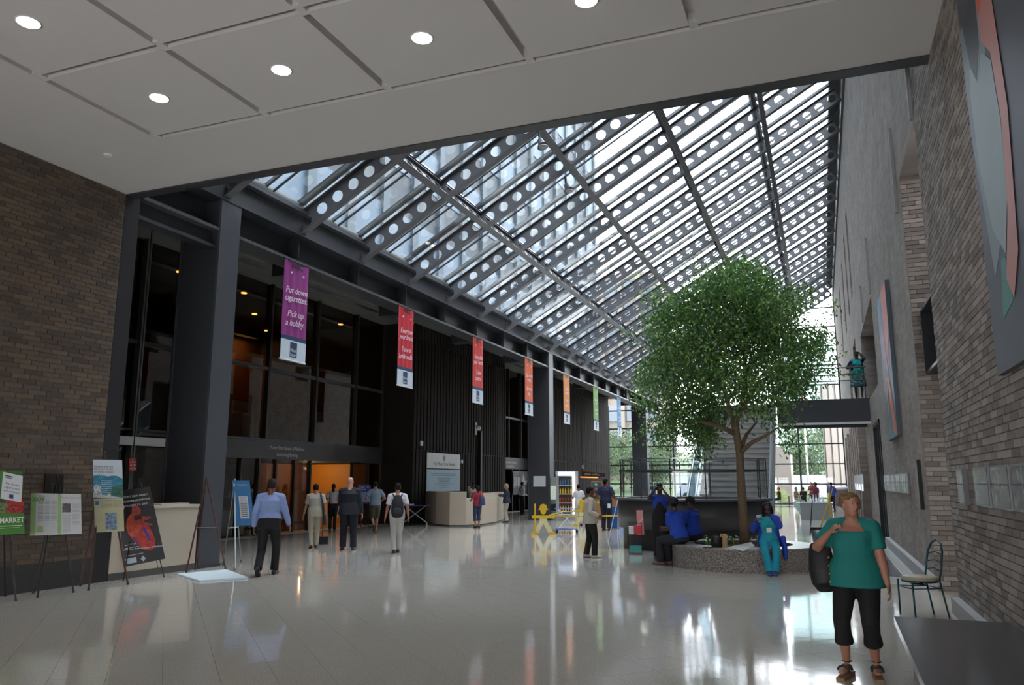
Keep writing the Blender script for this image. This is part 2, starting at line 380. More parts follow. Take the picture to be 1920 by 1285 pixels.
# ------------------------------------------------------------------ ceiling over the viewer
cl = struct(MB().box(XL - .4, XR + .5, -4, YC, ZC + .13, ZC + .5), 'ceiling', plaster)
gx = [-9.15, -7.12, -5.10, -3.08, -1.06, .97]; gy = [8.5, 6.57, 4.63, 2.7, .77]
MB().box(XL - .4, gx[0] - .05, -4, YC, ZC, ZC + .13).box(gx[0] - .05, XR + .02, gy[0] + .05, YC, ZC, ZC + .13).box(gx[-1] + .05, XR + .02, -4, gy[0] + .05, ZC, ZC + .13).box(gx[0] - .05, gx[-1] + .05, -4, gy[-1] - .05, ZC, ZC + .13).build('ceiling_margin', plaster, cl)
pn = None
for j in range(4):
    for i in range(5):
        a, b, c, d = gx[i] + .05, gx[i + 1] - .05, gy[j + 1] + .05, gy[j] - .05
        MB().box(a, b, c, d, ZC, ZC + .13).build('ceiling_panel', plaster, cl)
        # bridges that interrupt each reveal at the crossings
for x in gx:
    for y in gy:
        MB().box(x - .051, x + .051, y - .1, y + .1, ZC + .004, ZC + .13).build('reveal_bridge', plaster, cl)
struct(MB().box(XL - .4, XR + .1, YC, YC + .22, ZC - .02, ZC + .9), 'trim_1', steel, 'dark steel edge beam along the plaster ceiling')
struct(MB().box(XL - 6, XR + .1, YC + .25, YC + .4, ZC + .3, 16.3), 'wall_front', concrete)
for k, (x, y) in enumerate([(gx[i] + 1.0, y) for y in (7.55, 5.62) for i in range(5)] ):
    if (i := k % 5) in (1, ) and k >= 5: pass
    if k >= 5 and k % 2 == 0 and k != 5: continue
    t = thing('ceiling_light', (x, y, ZC), ['glowing round downlight over the easels', 'glowing round downlight, second from the left wall in the front row', 'glowing round downlight, third from the left wall in the front row',
         'glowing round downlight, fourth from the left wall at the top edge', 'round downlight nearest the tall mural'][k] if k < 5 else 'glowing round downlight in the second row near the corner' if k == 5 else ['', '', '', '', '', '', 'second row downlight two panels from the left wall', 'second row downlight in the middle of the ceiling', 'second row downlight three panels from the left wall', 'second row downlight nearest the brick mural wall'][k], 'light', 'downlights in the plaster ceiling')
    MB().loft([(x, y, ZC - .006), (x, y, ZC + .003)], [.14, .14], n=24).build('trim_ring', whitep, t, True)
    MB().loft([(x, y, ZC - .01), (x, y, ZC - .004)], [.12, .12], n=24).build('lamp', mat('lamp_glow', 'ffffff', .5, emit='fff6ea', estr=12), t)
MB().loft([G(202, 290, ZC) - Vector((0, 0, .03)), G(202, 290, ZC)], [.05, .07], n=12).build('sprinkler_head', whitep, label='small white sprinkler cap on the plaster ceiling by the brick wall', cat='sprinkler')

# ------------------------------------------------------------------ colonnade, beam, soffit
for i, y in enumerate([12.57, 34.2, 55.8]):
    t = thing('column', (XL - .3, y + .3, 0), ['massive dark steel column behind the empty wooden easel', 'dark steel column beside the yellow barrier figure', 'dark steel column by the far glass end wall'][i], 'column', 'steel columns of the atrium')
    b = MB(); x0, x1 = XL - 1.05, XL
    b.box(x0 + .02, x1 - .02, y + .02, y + .58, 0, 7.6); b.build('shaft', steel, t)
    MB().box(x1 - .05, x1 + .012, y, y + .6, 0, 7.62).box(x0, x0 + .05, y, y + .6, 0, 7.62).build('flange', mat('column_flange', '46484e', .42, 0, .08, 2), t)
    MB().box(x0 - .02, x1 + .03, y - .02, y + .62, 0, .06).build('base_plate', steel, t)
bm = thing('eave_beam', (XL, 36, 6.9), 'long dark steel beam carrying the eave above the banners', kind='structure')
MB().box(XL - .5, XL - .44, YC + .4, YE, 6.98, 7.66).build('web', steel, bm)
MB().box(XL - .62, XL - .02, YC + .4, YE, 6.92, 6.99).build('bottom_flange', mat('flange_steel', '4c4d50', .4), bm)
MB().box(XL - .6, XL + .03, YC + .4, YE, 7.62, 7.68).build('top_flange', steel, bm)
for k in range(19):
    y = 12.71 + 2.7 * k
    MB().box(XL - .44, XL - .1, y - .01, y + .01, 6.99, 7.62).build('stiffener', steel, bm)
for k in range(9):
    y = 15.4 + 5.4 * k
    if k in (3, ): pass
    MB().box(XL - 1.6, XL - .46, y + .9, y + 1.3, 7.0, 7.6).build('cross_beam', steel, bm)
MB().box(XL - .1, XL - .04, YC + .4, YE, 7.66, 8.25).build('eave_fascia', steel, bm)
MB().box(XL - .04, XL + .12, YC + .4, YE, 8.16, 8.24).box(XL + .02, XL + .06, YC + .4, YE, 8.28, 8.32).build('gutter', mat('gutter_metal', '6d7076', .3, .7), bm)
struct(MB().box(XF - .1, XL - .1, YC + .4, YE, 8.22, 8.5), 'ceiling', concrete, 'board-marked concrete soffit behind the eave beam')
struct(MB().box(XF + 1.2, XF + 1.45, YC + .4, 28.3, 8.12, 8.22).box(XF + 1.2, XF + 1.45, 38.2, 46.2, 8.12, 8.22), 'trim_2', chrome)

# ------------------------------------------------------------------ entrance facades
def facade(y0, y1, muls, doors, label, n):
    f = thing('window_%d' % n, (XF, (y0 + y1) / 2, 0), label, kind='structure')
    fr = MB(); w = .05
    for y in [y0, y1] + muls:
        MB().box(XF - .02, XF + .14, y - w, y + w, 3.02, 8.22).build('mullion', bronze, f)
    for z in (5.35, ): MB().box(XF - .02, XF + .12, y0, y1, z - .05, z + .06).build('transom', mat('transom_metal', '4a4c50', .35, .3), f)
    MB().box(XF - .02, XF + .16, y0, y1, 2.98, 3.06).build('sill', mat('transom_metal', ''), f)
    MB().box(XF - .1, XF + .13, y0, y1, 2.42, 2.98).build('fascia', mat('fascia_metal', '47464a', .4, .1), f)
    ys = sorted([y0] + muls + [y1])
    for a, b in zip(ys[:-1], ys[1:]):
        MB().box(XF, XF + .012, a + w, b - w, 3.06, 5.3).build('pane', dkgl, f); MB().box(XF, XF + .012, a + w, b - w, 5.41, 8.2).build('pane', dkgl, f)
    for y in doors: MB().box(XF - .02, XF + .1, y - .035, y + .035, 0, 2.42).build('door_post', bronze, f)
    MB().box(XF - .1, XF + .5, y0, y1, 0, .012).build('threshold', limestone, f)
    ds = sorted([y0] + doors + [y1])
    for a, b in zip(ds[:-1], ds[1:]):
        if not (23.4 < (a + b) / 2 < 26.0 or 41.5 < (a + b) / 2 < 43): MB().box(XF, XF + .012, a + .035, b - .035, .05, 2.42).build('door_pane', dkgl, f)
    return f
f1 = facade(17.0, 28.3, [18.3, 20.95, 23.6, 26.2], [18.6, 19.9, 20.75, 21.6, 22.6, 23.5, 26.2, 27.3], 'tall tinted glass front of the first entrance', 2)
f2 = facade(38.4, 46.2, [40.2, 42.4, 44.4], [39.8, 41.5, 43.0, 44.2], 'tall tinted glass front of the second entrance', 3)
# two lines of raised letters on each fascia
def letters(txt, y, z, hgt, wmax, par):
    P = Panel((XF + .14, y - 2, z + .5), (XF + .14, y + 2, z + .5), (XF + .14, y + 2, z - .5), (XF + .14, y - 2, z - .5))
    m = MB(); P.text(m, txt, .5, .5, hgt, wmax); m.build('lettering', mat('sign_letters', 'd8d8d4', .5), par)
letters('Mount Sinai School of Medicine', 22.07, 2.79, .115, 1.85, f1); letters('Annenberg Building', 22.07, 2.57, .115, 1.12, f1)
letters('Mount Sinai School of Medicine', 42.6, 2.79, .115, 1.85, f2); letters('Annenberg Building', 42.6, 2.57, .115, 1.12, f2)
# batten clad cores
def core(y0, y1, label):
    c = struct(MB().box(XF - 6, XB - .06, y0, y1, 0, 8.22), 'wall_batten', mat('batten_backing', '1b1917', .7), label)
    fb = MB().box(-.001, .001, 0, 1, 0, 1); first = {}
    y = y0 + .05
    while y < y1 - .12:
        for z0, z1, d in ((0, 2.96, .02), (3.0, 7.55, .0), (7.6, 8.2, .05)):
            MB().box(XB - .06, XB + .02 - d, y, y + .21, z0, z1).build('batten', batm, c)
        y += .3
    return c
c1 = core(28.3, 38.4, 'dark ribbed metal wall behind the reception desk'); c2 = core(46.2, 60.2, 'dark ribbed metal wall behind the coffee stand')
for y, z, s_ in [(29.0, 3.25, .1), (32.95, 2.6, .08), (52.5, 2.7, .12)]:
    MB().box(XB + .02, XB + .07, y - s_, y + s_, z - s_, z + s_).build('wall_plate', whitep, label={29.0: 'small square box above the white sign', 32.95: 'small white plate beside the white sign', 52.5: 'small white disc on ribbed wall over coffee stand'}[y], cat='wall box')
for u in (820, 830):
    p = PX(u, 925, XB + .04); MB().ell(p, (.03, .05, .05)).build('door_knob', chrome, c1, True)
# lobby behind the tinted glass
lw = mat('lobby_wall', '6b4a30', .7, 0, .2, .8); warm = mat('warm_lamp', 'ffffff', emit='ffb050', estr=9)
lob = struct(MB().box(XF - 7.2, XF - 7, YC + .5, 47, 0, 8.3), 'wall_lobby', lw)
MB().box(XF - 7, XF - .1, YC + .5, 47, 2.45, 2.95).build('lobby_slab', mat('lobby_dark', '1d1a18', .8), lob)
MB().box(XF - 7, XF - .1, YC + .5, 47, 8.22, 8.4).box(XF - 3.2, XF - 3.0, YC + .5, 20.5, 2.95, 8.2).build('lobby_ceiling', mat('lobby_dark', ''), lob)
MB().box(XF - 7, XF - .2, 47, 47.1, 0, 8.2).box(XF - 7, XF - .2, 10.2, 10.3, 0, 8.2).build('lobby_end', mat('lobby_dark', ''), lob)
for y in (13.5, 19.2, 24, 29): MB().box(XF - 6.9, XF - 6.2, y, y + 1.3, 2.95, 8.2).build('lobby_pier', mat('lobby_brick', '5a4636', .8), lob)
MB().box(XF - 3.6, XF - 3.4, 25.0, 28.2, 0, 2.4).box(XF - 3.4, XF - .4, 28.18, 28.27, 0, 2.4).build('lobby_panel', mat('amber_panel', 'b8741f', .6, 0, .1, 2), lob)
n = 0
for y in (15.5, 18.5, 21.5, 24.5, 27.5, 40, 43):
    for x in (XF - 1.6, XF - 3.6, XF - 5.4):
        MB().loft([(x, y, 8.19), (x, y, 8.218)], [.1, .1], n=10).build('lobby_downlight', warm, lob); n += 1
for (y, z, e) in ((18, 8.0, 50), (26, 8.0, 70), (32, 8.0, 60), (42, 8.0, 30)):
    L = bpy.data.lights.new('lobby_wash', 'AREA'); L.energy = e; L.color = (1, .55, .2); L.shape = 'RECTANGLE'; L.size = .3; L.size_y = 4
    o = bpy.data.objects.new('lobby_wash', L); COL.objects.link(o); o.location = (XF - 6.4, y, z)
L = bpy.data.lights.new('lobby_entrance', 'POINT'); L.energy = 26; L.color = (1, .72, .36); L.shadow_soft_size = .06
o = bpy.data.objects.new('lobby_entrance', L); COL.objects.link(o); o.location = (XF - 2.4, 26.6, 2.2)
# alcove between the brick wall and the first column
al = thing('window_4', (XF, 14.5, 0), 'tinted glass bay seen between brick wall and first column', kind='structure')
for y, w in ((11.6, .12), (14.2, .12), (15.62, .07)):
    MB().box(XF - .02, XF + .18, y - w, y + w, 0, 8.22).build('mullion', bronze if w > .1 else mat('grey_mullion', '5c5c5e', .4), al)
MB().box(XF, XF + .012, 11.6, 17.0, 2.9, 8.2).box(XF, XF + .012, 11.6, 17, 0, 2.6).build('pane', dkgl, al)
MB().box(XF - .02, XF + .14, 11.6, 17, 5.3, 5.41).box(XF - .02, XF + .14, 11.6, 17, 3.0, 3.06).build('transom', bronze, al)
MB().box(XF + .16, XF + .3, 14.0, 17.3, 2.62, 2.84).build('light_rail', whitep, al)
MB().box(XF + .02, XF + .1, 11.6, 17, 0, .9).build('bulkhead', mat('fascia_metal', ''), al)
struct(MB().box(XL - .75, XL + .0, YC, YC + .32, 0, ZC + .02), 'trim_3', mat('post_steel', '2c2a2d', .4), 'dark steel post ending the brown brick wall')
struct(MB().box(XL - 3.4, XL - 3.1, YC + .3, YC + .62, 0, 8.2), 'trim_4', mat('grey_mullion', ''), 'grey steel post inside the entrance bay')
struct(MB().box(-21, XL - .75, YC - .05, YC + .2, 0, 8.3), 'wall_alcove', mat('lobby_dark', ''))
struct(MB().box(XL - .4, XL - .1, YC + .3, 12.6, 6.55, 6.62).box(XL - .28, XL - .22, YC + .3, 12.6, 6.6, 6.95), 'trim_5', steel, 'dark steel beam between brick wall and first column')

# ------------------------------------------------------------------ skylight
sl = thing('skylight_roof', (-5, 36, 8), 'sloping glass roof on perforated steel rafters', kind='structure')
TH = math.atan(.583); BX = 2.612; DEP = .50
xs = [XL + .0 + BX * i for i in range(6)]
def zb(x): return 7.68 + .583 * (x + 11.57)
slope = Vector((math.cos(TH), 0, math.sin(TH))); nrm = Vector((-math.sin(TH), 0, math.cos(TH)))
def perf(mb, A, along, up, L, D, ncell, rh, t, side):
    """plate of ncell cells with a round hole each, built from A"""
    cw = L / ncell; N = 16; s2 = side * (t / 2)
    for c in range(ncell):
        ctr = A + along * (cw * (c + .5)) + up * (D * .5); vs = []; fs = []
        for j in range(N):
            a = 2 * PI * (j + .5) / N; ca, sa = math.cos(a), math.sin(a); k = min(cw / 2 / abs(ca), D / 2 / abs(sa))
            for sg in (1, -1):
                vs.append(ctr + along * (rh * ca) + up * (rh * sa) + s2 * sg); vs.append(ctr + along * (k * ca) + up * (k * sa) + s2 * sg)
        for j in range(N):
            a, b = j * 4, ((j + 1) % N) * 4
            fs += [(a, a + 1, b + 1, b), (a + 2, b + 2, b + 3, a + 3), (a, b, b + 2, a + 2)]
        mb.add(vs, fs)
        for cx in (-1, 1):
            for cy_ in (-1, 1):      # corner fillers
                cc = ctr + along * (cx * cw / 2) + up * (cy_ * D / 2)
                k1 = []
                for j in range(N):
                    a = 2 * PI * (j + .5) / N; ca, sa = math.cos(a), math.sin(a); k = min(cw / 2 / abs(ca), D / 2 / abs(sa)); k1.append((along * (k * ca) + up * (k * sa), ca * cx > 0 and sa * cy_ > 0, abs(ca) * D > abs(sa) * cw))
                A1 = [p for p, q_, s_ in k1 if q_ and s_]; A2 = [p for p, q_, s_ in k1 if q_ and not s_]
                if A1 and A2:
                    pa = max(A1, key=lambda p: abs(p.dot(up))); pb = max(A2, key=lambda p: abs(p.dot(along)))
                    mb.add([ctr + pa + s2, cc + s2, ctr + pb + s2, ctr + pa - s2, cc - s2, ctr + pb - s2], [(0, 1, 2), (5, 4, 3)])
def flange(mb, A, B, side, w, up, t):
    n_ = side * (w / 2); u_ = up * t; a = [A - n_, A + n_, A + n_ + u_, A - n_ + u_]; b = [p + (B - A) for p in a]
    mb.add(a + b, [(0, 3, 2, 1), (4, 5, 6, 7), (0, 1, 5, 4), (1, 2, 6, 5), (2, 3, 7, 6), (3, 0, 4, 7)])
YAX = Vector((0, 1, 0)); Lb = BX / math.cos(TH)
raf = MB(); A = Vector((0, 0, 0))
for i in range(5): perf(raf, A + slope * (Lb * i) + nrm * .02, slope, nrm, Lb, DEP - .02, 6, .148, .012, YAX)
flange(raf, A, A + slope * Lb * 5, YAX, .2, nrm, .02); flange(raf, A + nrm * DEP, A + slope * Lb * 5 + nrm * DEP, YAX, .2, nrm, .02)
def proto(mb, name, m, loc):
    o = mb.build(name, m, None, origin=(0, 0, 0)); o.parent = sl; o.location = Vector(loc) - LOCS[sl.name]; return o
p0 = proto(raf, 'rafter', steel2, (XL, 12.71, 7.69))
for k in range(-1, 19):
    if k == 0: continue
    c = p0.copy(); COL.objects.link(c); c.location = Vector((XL, 12.71 + 2.7 * k, 7.69)) - LOCS[sl.name]
pr = MB()
perf(pr, Vector((0, .1, 0)) + nrm * .02, YAX, nrm, 2.5, DEP - .02, 5, .15, .012, slope)
flange(pr, Vector((0, .1, 0)), Vector((0, 2.6, 0)), slope, .18, nrm, .02); flange(pr, Vector((0, .1, 0)) + nrm * DEP, Vector((0, 2.6, 0)) + nrm * DEP, slope, .18, nrm, .02)
p1 = None
for i in range(1, 5):
    for k in range(-1, 18):
        loc = Vector((xs[i], 12.71 + 2.7 * k, zb(xs[i])))
        if p1 is None: p1 = proto(pr, 'purlin', steel2, loc); continue
        c = p1.copy(); COL.objects.link(c); c.location = loc - LOCS[sl.name]
gb = mat('glazing_bar', '3c4046', .35, .3); GL = .72
pane = MB(); pane.slab(Vector((0, .06, 0)), slope * (Lb - .08) + Vector((0, .06, 0)), slope * (Lb - .08) + Vector((0, 1.32, 0)), Vector((0, 1.32, 0)), nrm, .012)
bar = MB(); flange(bar, Vector((0, 0, 0)), slope * Lb * 5, YAX, .2, nrm, .09)
bar2 = MB(); flange(bar2, Vector((0, 0, 0)), slope * Lb * 5, YAX, .07, nrm, .08)
hb = MB(); flange(hb, Vector((0, 0, 0)), Vector((0, 2.7, 0)), slope, .12, nrm, .09)
thin = MB(); flange(thin, Vector((0, 0, 0)), slope * Lb * 5, YAX, .03, nrm, .05)
P = {}
def rep(key, mb, m, loc, name):
    if key not in P: P[key] = proto(mb, name, m, loc); return
    c = P[key].copy(); COL.objects.link(c); c.location = Vector(loc) - LOCS[sl.name]
g0 = Vector((XL, 0, 7.69)) + nrm * GL
for k in range(-1, 18):
    y = 12.71 + 2.7 * k
    rep('bar', bar, gb, g0 + Vector((0, y, 0)), 'glazing_bar'); rep('bar2', bar2, gb, g0 + Vector((0, y + 1.38, 0)), 'glazing_bar'); rep('thin', thin, gb, g0 + Vector((0, y + 1.62, -.06)), 'roof_cable')
    for i in range(5):
        rep('pane', pane, rgl, g0 + slope * (Lb * i + .04) + Vector((0, y, 0)), 'roof_pane'); rep('pane', pane, rgl, g0 + slope * (Lb * i + .04) + Vector((0, y + 1.33, 0)), 'roof_pane')
        rep('hb', hb, gb, g0 + slope * (Lb * i + .02) + Vector((0, y, -.02)), 'glazing_bar')
MB().box(XR - .45, XR + .0, YC + .4, YE, 15.93, 16.3).box(XR - .08, XR, YC + .4, YE, 15.1, 16).build('ridge_flashing', blackm, sl)
# ------------------------------------------------------------------ glass end wall
ew = thing('window_5', (-5, YE, 0), 'tall glass end wall looking out on trees', kind='structure')
em = mat('end_mullion', '2b2e33', .4)
for x in [1.53, -1.5, -4.53, -7.56, -10.59]:
    MB().box(x - .06, x + .06, YE - .1, YE + .05, 0, zb(x) + .4).build('mullion', em, ew)
for x in (-13.2, -16.2): MB().box(x - .06, x + .06, YE - .1, YE + .05, 0, 8.4).build('mullion', em, ew)
for r in range(11):
    z = .1 + 1.43 * r; x0 = -16.2 if z < 8.2 else max(-16.2, (z - 7.68) / .583 - 11.57)
    MB().box(x0, 1.55, YE - .07, YE + .02, z - .045, z + .045).build('transom', em, ew)
    if r < 10:
        cols = [-16.2, -13.2, -10.59, -7.56, -4.53, -1.5, 1.53]
        for a, b in zip(cols[:-1], cols[1:]):
            if z < 7.0 or (z + 1.43 < zb(a) + .3 and a > -11): MB().box(a + .06, b - .06, YE - .02, YE - .008, z + .045, z + 1.385).build('pane', clear, ew)
struct(MB().box(-24, -16.2, YE - .3, YE, 0, 9), 'wall_end', concrete)
# footbridge and stair
BZ = 4.34
fb = thing('footbridge', (0, 29, BZ), 'dark steel footbridge leading into the brick wall', 'footbridge')
MB().box(-1.3, XR + .7, 27.8, 27.86, BZ - .78, BZ + .02).build('girder', steel, fb); MB().box(-1.3, XR + .7, 30.0, 30.06, BZ - .78, BZ + .02).build('girder', steel, fb)
MB().box(-1.3, XR + .7, 27.74, 27.92, BZ - .8, BZ - .74).build('girder_flange', whitep, fb)
MB().box(-1.3, XR + .7, 27.86, 30.0, BZ - .1, BZ).build('deck', limestone, fb)
for i in range(7):
    x = XR - .1 - i * .75; MB().tube((x, 27.83, BZ), (x, 27.83, BZ + 1.05), .018).build('post', steel, fb)
for z in (.62, .82, 1.05): MB().tube((-1.3, 27.83, BZ + z), (XR - .02, 27.83, BZ + z), .02 if z > .5 else .01).build('rail', steel, fb)
MB().box(-1.3, XR - .02, 27.82, 27.835, BZ + .05, BZ + .6).build('glass_infill', clear, fb)
st = thing('stair', (-2.6, 26, 0), 'broad pale stone stair with glass balustrades behind the tree', 'stair')
SX0, SX1 = -3.6, -1.5; ns = 25; tr = .205; stm = mat('stair_granite', '9b9793', .7, 0, .12, 30)
for i in range(ns):
    y = 23.75 + tr * i; z = BZ / ns * (i + 1)
    MB().box(SX0, SX1, y, y + tr + .02, z - BZ / ns, z).build('step', stm, st)
    MB().box(SX0, SX1, y - .02, y + .02, z - .03, z + .002).build('nosing', mat('nosing_grey', '7b7977', .6), st)
for x in (SX0 - .08, SX1 + .08):
    m_ = MB(); m_.poly([(x, 23.2, .1), (x, 28.9, 4.3), (x, 28.9, 5.45), (x, 23.2, 1.2)], (1, 0, 0), .015); m_.build('balustrade_glass', glass('bluish_glass', (.72, .86, .92), 1.6, .02, .95), st)
    MB().tube((x, 23.2, 1.22), (x, 28.9, 5.47), .035).build('handrail', chrome, st)
    MB().tube((x, 23.2, .1), (x, 28.9, 4.3), .05).build('stringer', chrome, st)
# ------------------------------------------------------------------ outside
asph = mat('street', '454545', .9, 0, .15, .5); grassm = mat('lawn', '3f4c2e', .95, 0, .25, .4)
struct(MB().box(-160, 120, YE + .1, 85, -.3, -.05).box(-160, 120, 85, 260, -.3, -.06), 'ground_outside', asph, 'grey street outside the glass wall')
struct(MB().box(-160, 120, 88, 250, -.06, .1).poly([(-160, 96, .1), (120, 96, .1), (120, 200, 9), (-160, 200, 9)], (0, 0, 1), .5), 'lawn', grassm, 'grassy bank of the park beyond the street')
def leafcloud(clumps, n, size, seed=1, droop=.3):
    g = np.random.default_rng(seed); V = []; 
    w = np.array([c[3] ** 2 * (c[4] if len(c) > 4 else 1) for c in clumps]); w = w / w.sum()
    ci = g.choice(len(clumps), n, p=w); C = np.array([c[:3] for c in clumps])[ci]; RR = np.array([c[3] for c in clumps])[ci]
    d = g.normal(size=(n, 3)); d /= np.linalg.norm(d, axis=1)[:, None]
    rr = RR * g.uniform(.25, 1, n) ** .45 * (1 + .15 * g.normal(size=n))
    # twigs: leaves gathered in sprays
    P = C + d * rr[:, None] * np.array([1, 1, .88]); P += .09 * g.normal(size=(n, 3)) * size / .08
    a = g.normal(size=(n, 3)); a[:, 2] -= droop * 2; a /= np.linalg.norm(a, axis=1)[:, None]
    b = np.cross(a, g.normal(size=(n, 3))); b /= np.linalg.norm(b, axis=1)[:, None]
    nn = np.cross(a, b); L = (size * g.uniform(.7, 1.25, n))[:, None]
    v = np.stack([P, P + a * L * .5 + b * L * .24 + nn * L * .05, P + a * L, P + a * L * .5 - b * L * .24 + nn * L * .05], 1).reshape(-1, 3)
    return v
def leafobj(name, clumps, n, size, m, parent, seed=1, droop=.3):
    v = leafcloud(clumps, n, size, seed, droop) - np.array(LOCS[parent.name]); me = bpy.data.meshes.new(name)
    k = n; me.vertices.add(4 * k); me.vertices.foreach_set('co', v.astype('f').ravel())
    me.loops.add(4 * k); me.loops.foreach_set('vertex_index', np.arange(4 * k, dtype='i')); me.polygons.add(k)
    me.polygons.foreach_set('loop_start', np.arange(k, dtype='i') * 4)
    mi = np.random.default_rng(seed + 5).choice(len(m), k, p=[.5, .3, .2][:len(m)] if len(m) == 3 else None); 
    for x in m: me.materials.append(x)
    me.polygons.foreach_set('material_index', mi.astype('i')); me.update(); me.validate()
    o = bpy.data.objects.new(name, me); COL.objects.link(o); o.parent = parent; LOCS[o.name] = LOCS[parent.name]; o['kind'] = 'stuff'; return o
def leafm(key, c, rough=.35):
    m = mat(key, c, rough, 0, .2, 3.0, spec=.45); n = m.node_tree.nodes; l = m.node_tree.links; b = n['Principled BSDF']
    t = n.new('ShaderNodeBsdfTranslucent'); mx = n.new('ShaderNodeMixShader'); mx.inputs[0].default_value = .3
    t.inputs[0].default_value = tuple(min(1, x * 1.6) for x in lin(c)) + (1,)
    l.new(b.outputs[0], mx.inputs[1]); l.new(t.outputs[0], mx.inputs[2]); l.new(mx.outputs[0], n['Material Output'].inputs[0]); return m
og = [leafm('park_leaf_a', '3f4e35', .7), leafm('park_leaf_b', '516043', .7), leafm('park_leaf_c', '303f2a', .7)]
bark = mat('bark', '6d5c48', .85, 0, .25, 20, .5, 40); pbark = mat('park_bark', '55493c', .9, 0, .25, 4)
spots = [(-12, 104, 9, 6.5), (2, 122, 14, 9), (-3, 96, 6.5, 4.5), (12, 104, 9, 6.0), (-24, 100, 7, 5), (-35, 108, 8, 6), (-46, 98, 7, 5.2), (24, 120, 10, 7), (-16, 80, 4.3, 2.2), (-23, 84, 5.5, 3.0), (-18.5, 92, 6, 3.4)]
tl = ['tall park tree behind the far end of the lawn', 'largest park tree above the parked van', 'mid green park tree near the window centre', 'park tree close to the brick wall side', 'park tree behind the round well', 'park tree behind the dark column', 'park tree in front of the stone office block', 'distant park tree at the wall corner', 'small street tree just outside the glass', 'street tree left of the staircase', 'loose street tree behind the coffee stand']
for i, (x, y, h, r) in enumerate(spots):
    t = thing('park_tree', (x, y, 0), tl[i], 'tree', 'trees beyond the glass end wall')
    MB().loft([(x, y, -.2), (x + .1, y, h * .3), (x - .1, y + .1, h * .7)], [.05 * r + .05, .04 * r + .03, .02 * r], n=8).build('trunk', pbark, t, True)
    cl_ = [(x + random.uniform(-.55, .55) * r, y + random.uniform(-.5, .5) * r, h * .72 + random.uniform(-.5, .55) * r * .8, r * random.uniform(.4, .62)) for _ in range(9)]
    leafobj('foliage', cl_, 5200, .055 * r + .08, og, t, 20 + i)
stone = mat('pale_office_stone', '7a7169', .85, 0, .1, .4); dwin = mat('office_window', '4d5660', .2, spec=.6)
of = thing('office_building', (-38, 118, 0), 'pale stone office block with deep windows beyond the street', 'building')
ob = MB().box(-66, -22, 118, 130, 0, 34); ob.build('wall', stone, of)
for i in range(15):
    for j in range(8):
        x = -65 + i * 2.9; z = 3 + j * 3.9
        MB().box(x, x + 1.7, 117.75, 118.02, z, z + 2.5).build('window', dwin, of)
for i in range(15): MB().box(-65.9 + i * 2.9, -65.2 + i * 2.9, 117.2, 118, 0, 34).build('pilaster', stone, of)
p = Vector((0, 0, 0))
gt = thing('glass_tower', (-2, 150, 0), 'hazy pale green glass building above the footbridge', 'building')
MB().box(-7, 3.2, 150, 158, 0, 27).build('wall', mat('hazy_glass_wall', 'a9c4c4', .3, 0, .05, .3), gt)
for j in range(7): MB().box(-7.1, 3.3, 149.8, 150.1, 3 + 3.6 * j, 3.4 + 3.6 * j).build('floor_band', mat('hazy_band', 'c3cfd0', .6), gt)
# the slate-blue hospital tower that stands above the entrance side
tw = thing('hospital_tower', (-24, 30, 9), 'slate blue tower rising beyond the lower part of the skylight', 'building')
MB().box(-34, -19.5, -30, 73, 9, 120).build('wall', mat('tower_metal', '20272d', .7, 0, .1, .3), tw)
for k in range(34): MB().box(-19.55, -19.3, -29 + k * 3.05, -28.4 + k * 3.05, 9, 120).build('fin', mat('tower_fin', '333c43', .7), tw)
for k in range(22): MB().box(-19.52, -19.44, -30, 73, 13 + k * 4.6, 15.3 + k * 4.6).build('window_band', mat('tower_glass', '3c4a56', .5, spec=.25), tw)
bw_ = thing('stone_pavilion', (-3.5, 70, 0), 'smooth beige block with sloping top outside the glass', 'building')
MB().poly([(-5.2, 70, 0), (-2.45, 70, 0), (-2.45, 70, 4.0), (-3.6, 70, 4.75), (-5.2, 70, 4.75)], (0, -1, 0), 5).build('wall', mat('beige_block', '978c83', .8, 0, .05, 1), bw_)
bc = thing('stone_column', (1.0, 68, 0), 'pale grooved stone column just outside by the brick wall', 'column')
for k in range(3): MB().box(.35 + k * .5, .72 + k * .5, 68, 69, 0, 9.5).build('shaft', mat('beige_block', ''), bc)
MB().box(.2, 2, 68.1, 69, 0, 9.5).build('core', stone, bc)
fp = thing('flagpole', (-1.35, 72, 0), 'white flagpole with small red marker outside', 'pole')
MB().tube((-1.2, 72, 0), (-1.2, 72, 9), .08).build('pole', whitep, fp); MB().box(-1.35, -1.05, 71.9, 72.1, 8.2, 8.7).build('marker', mat('red_marker', 'c8402f'), fp)
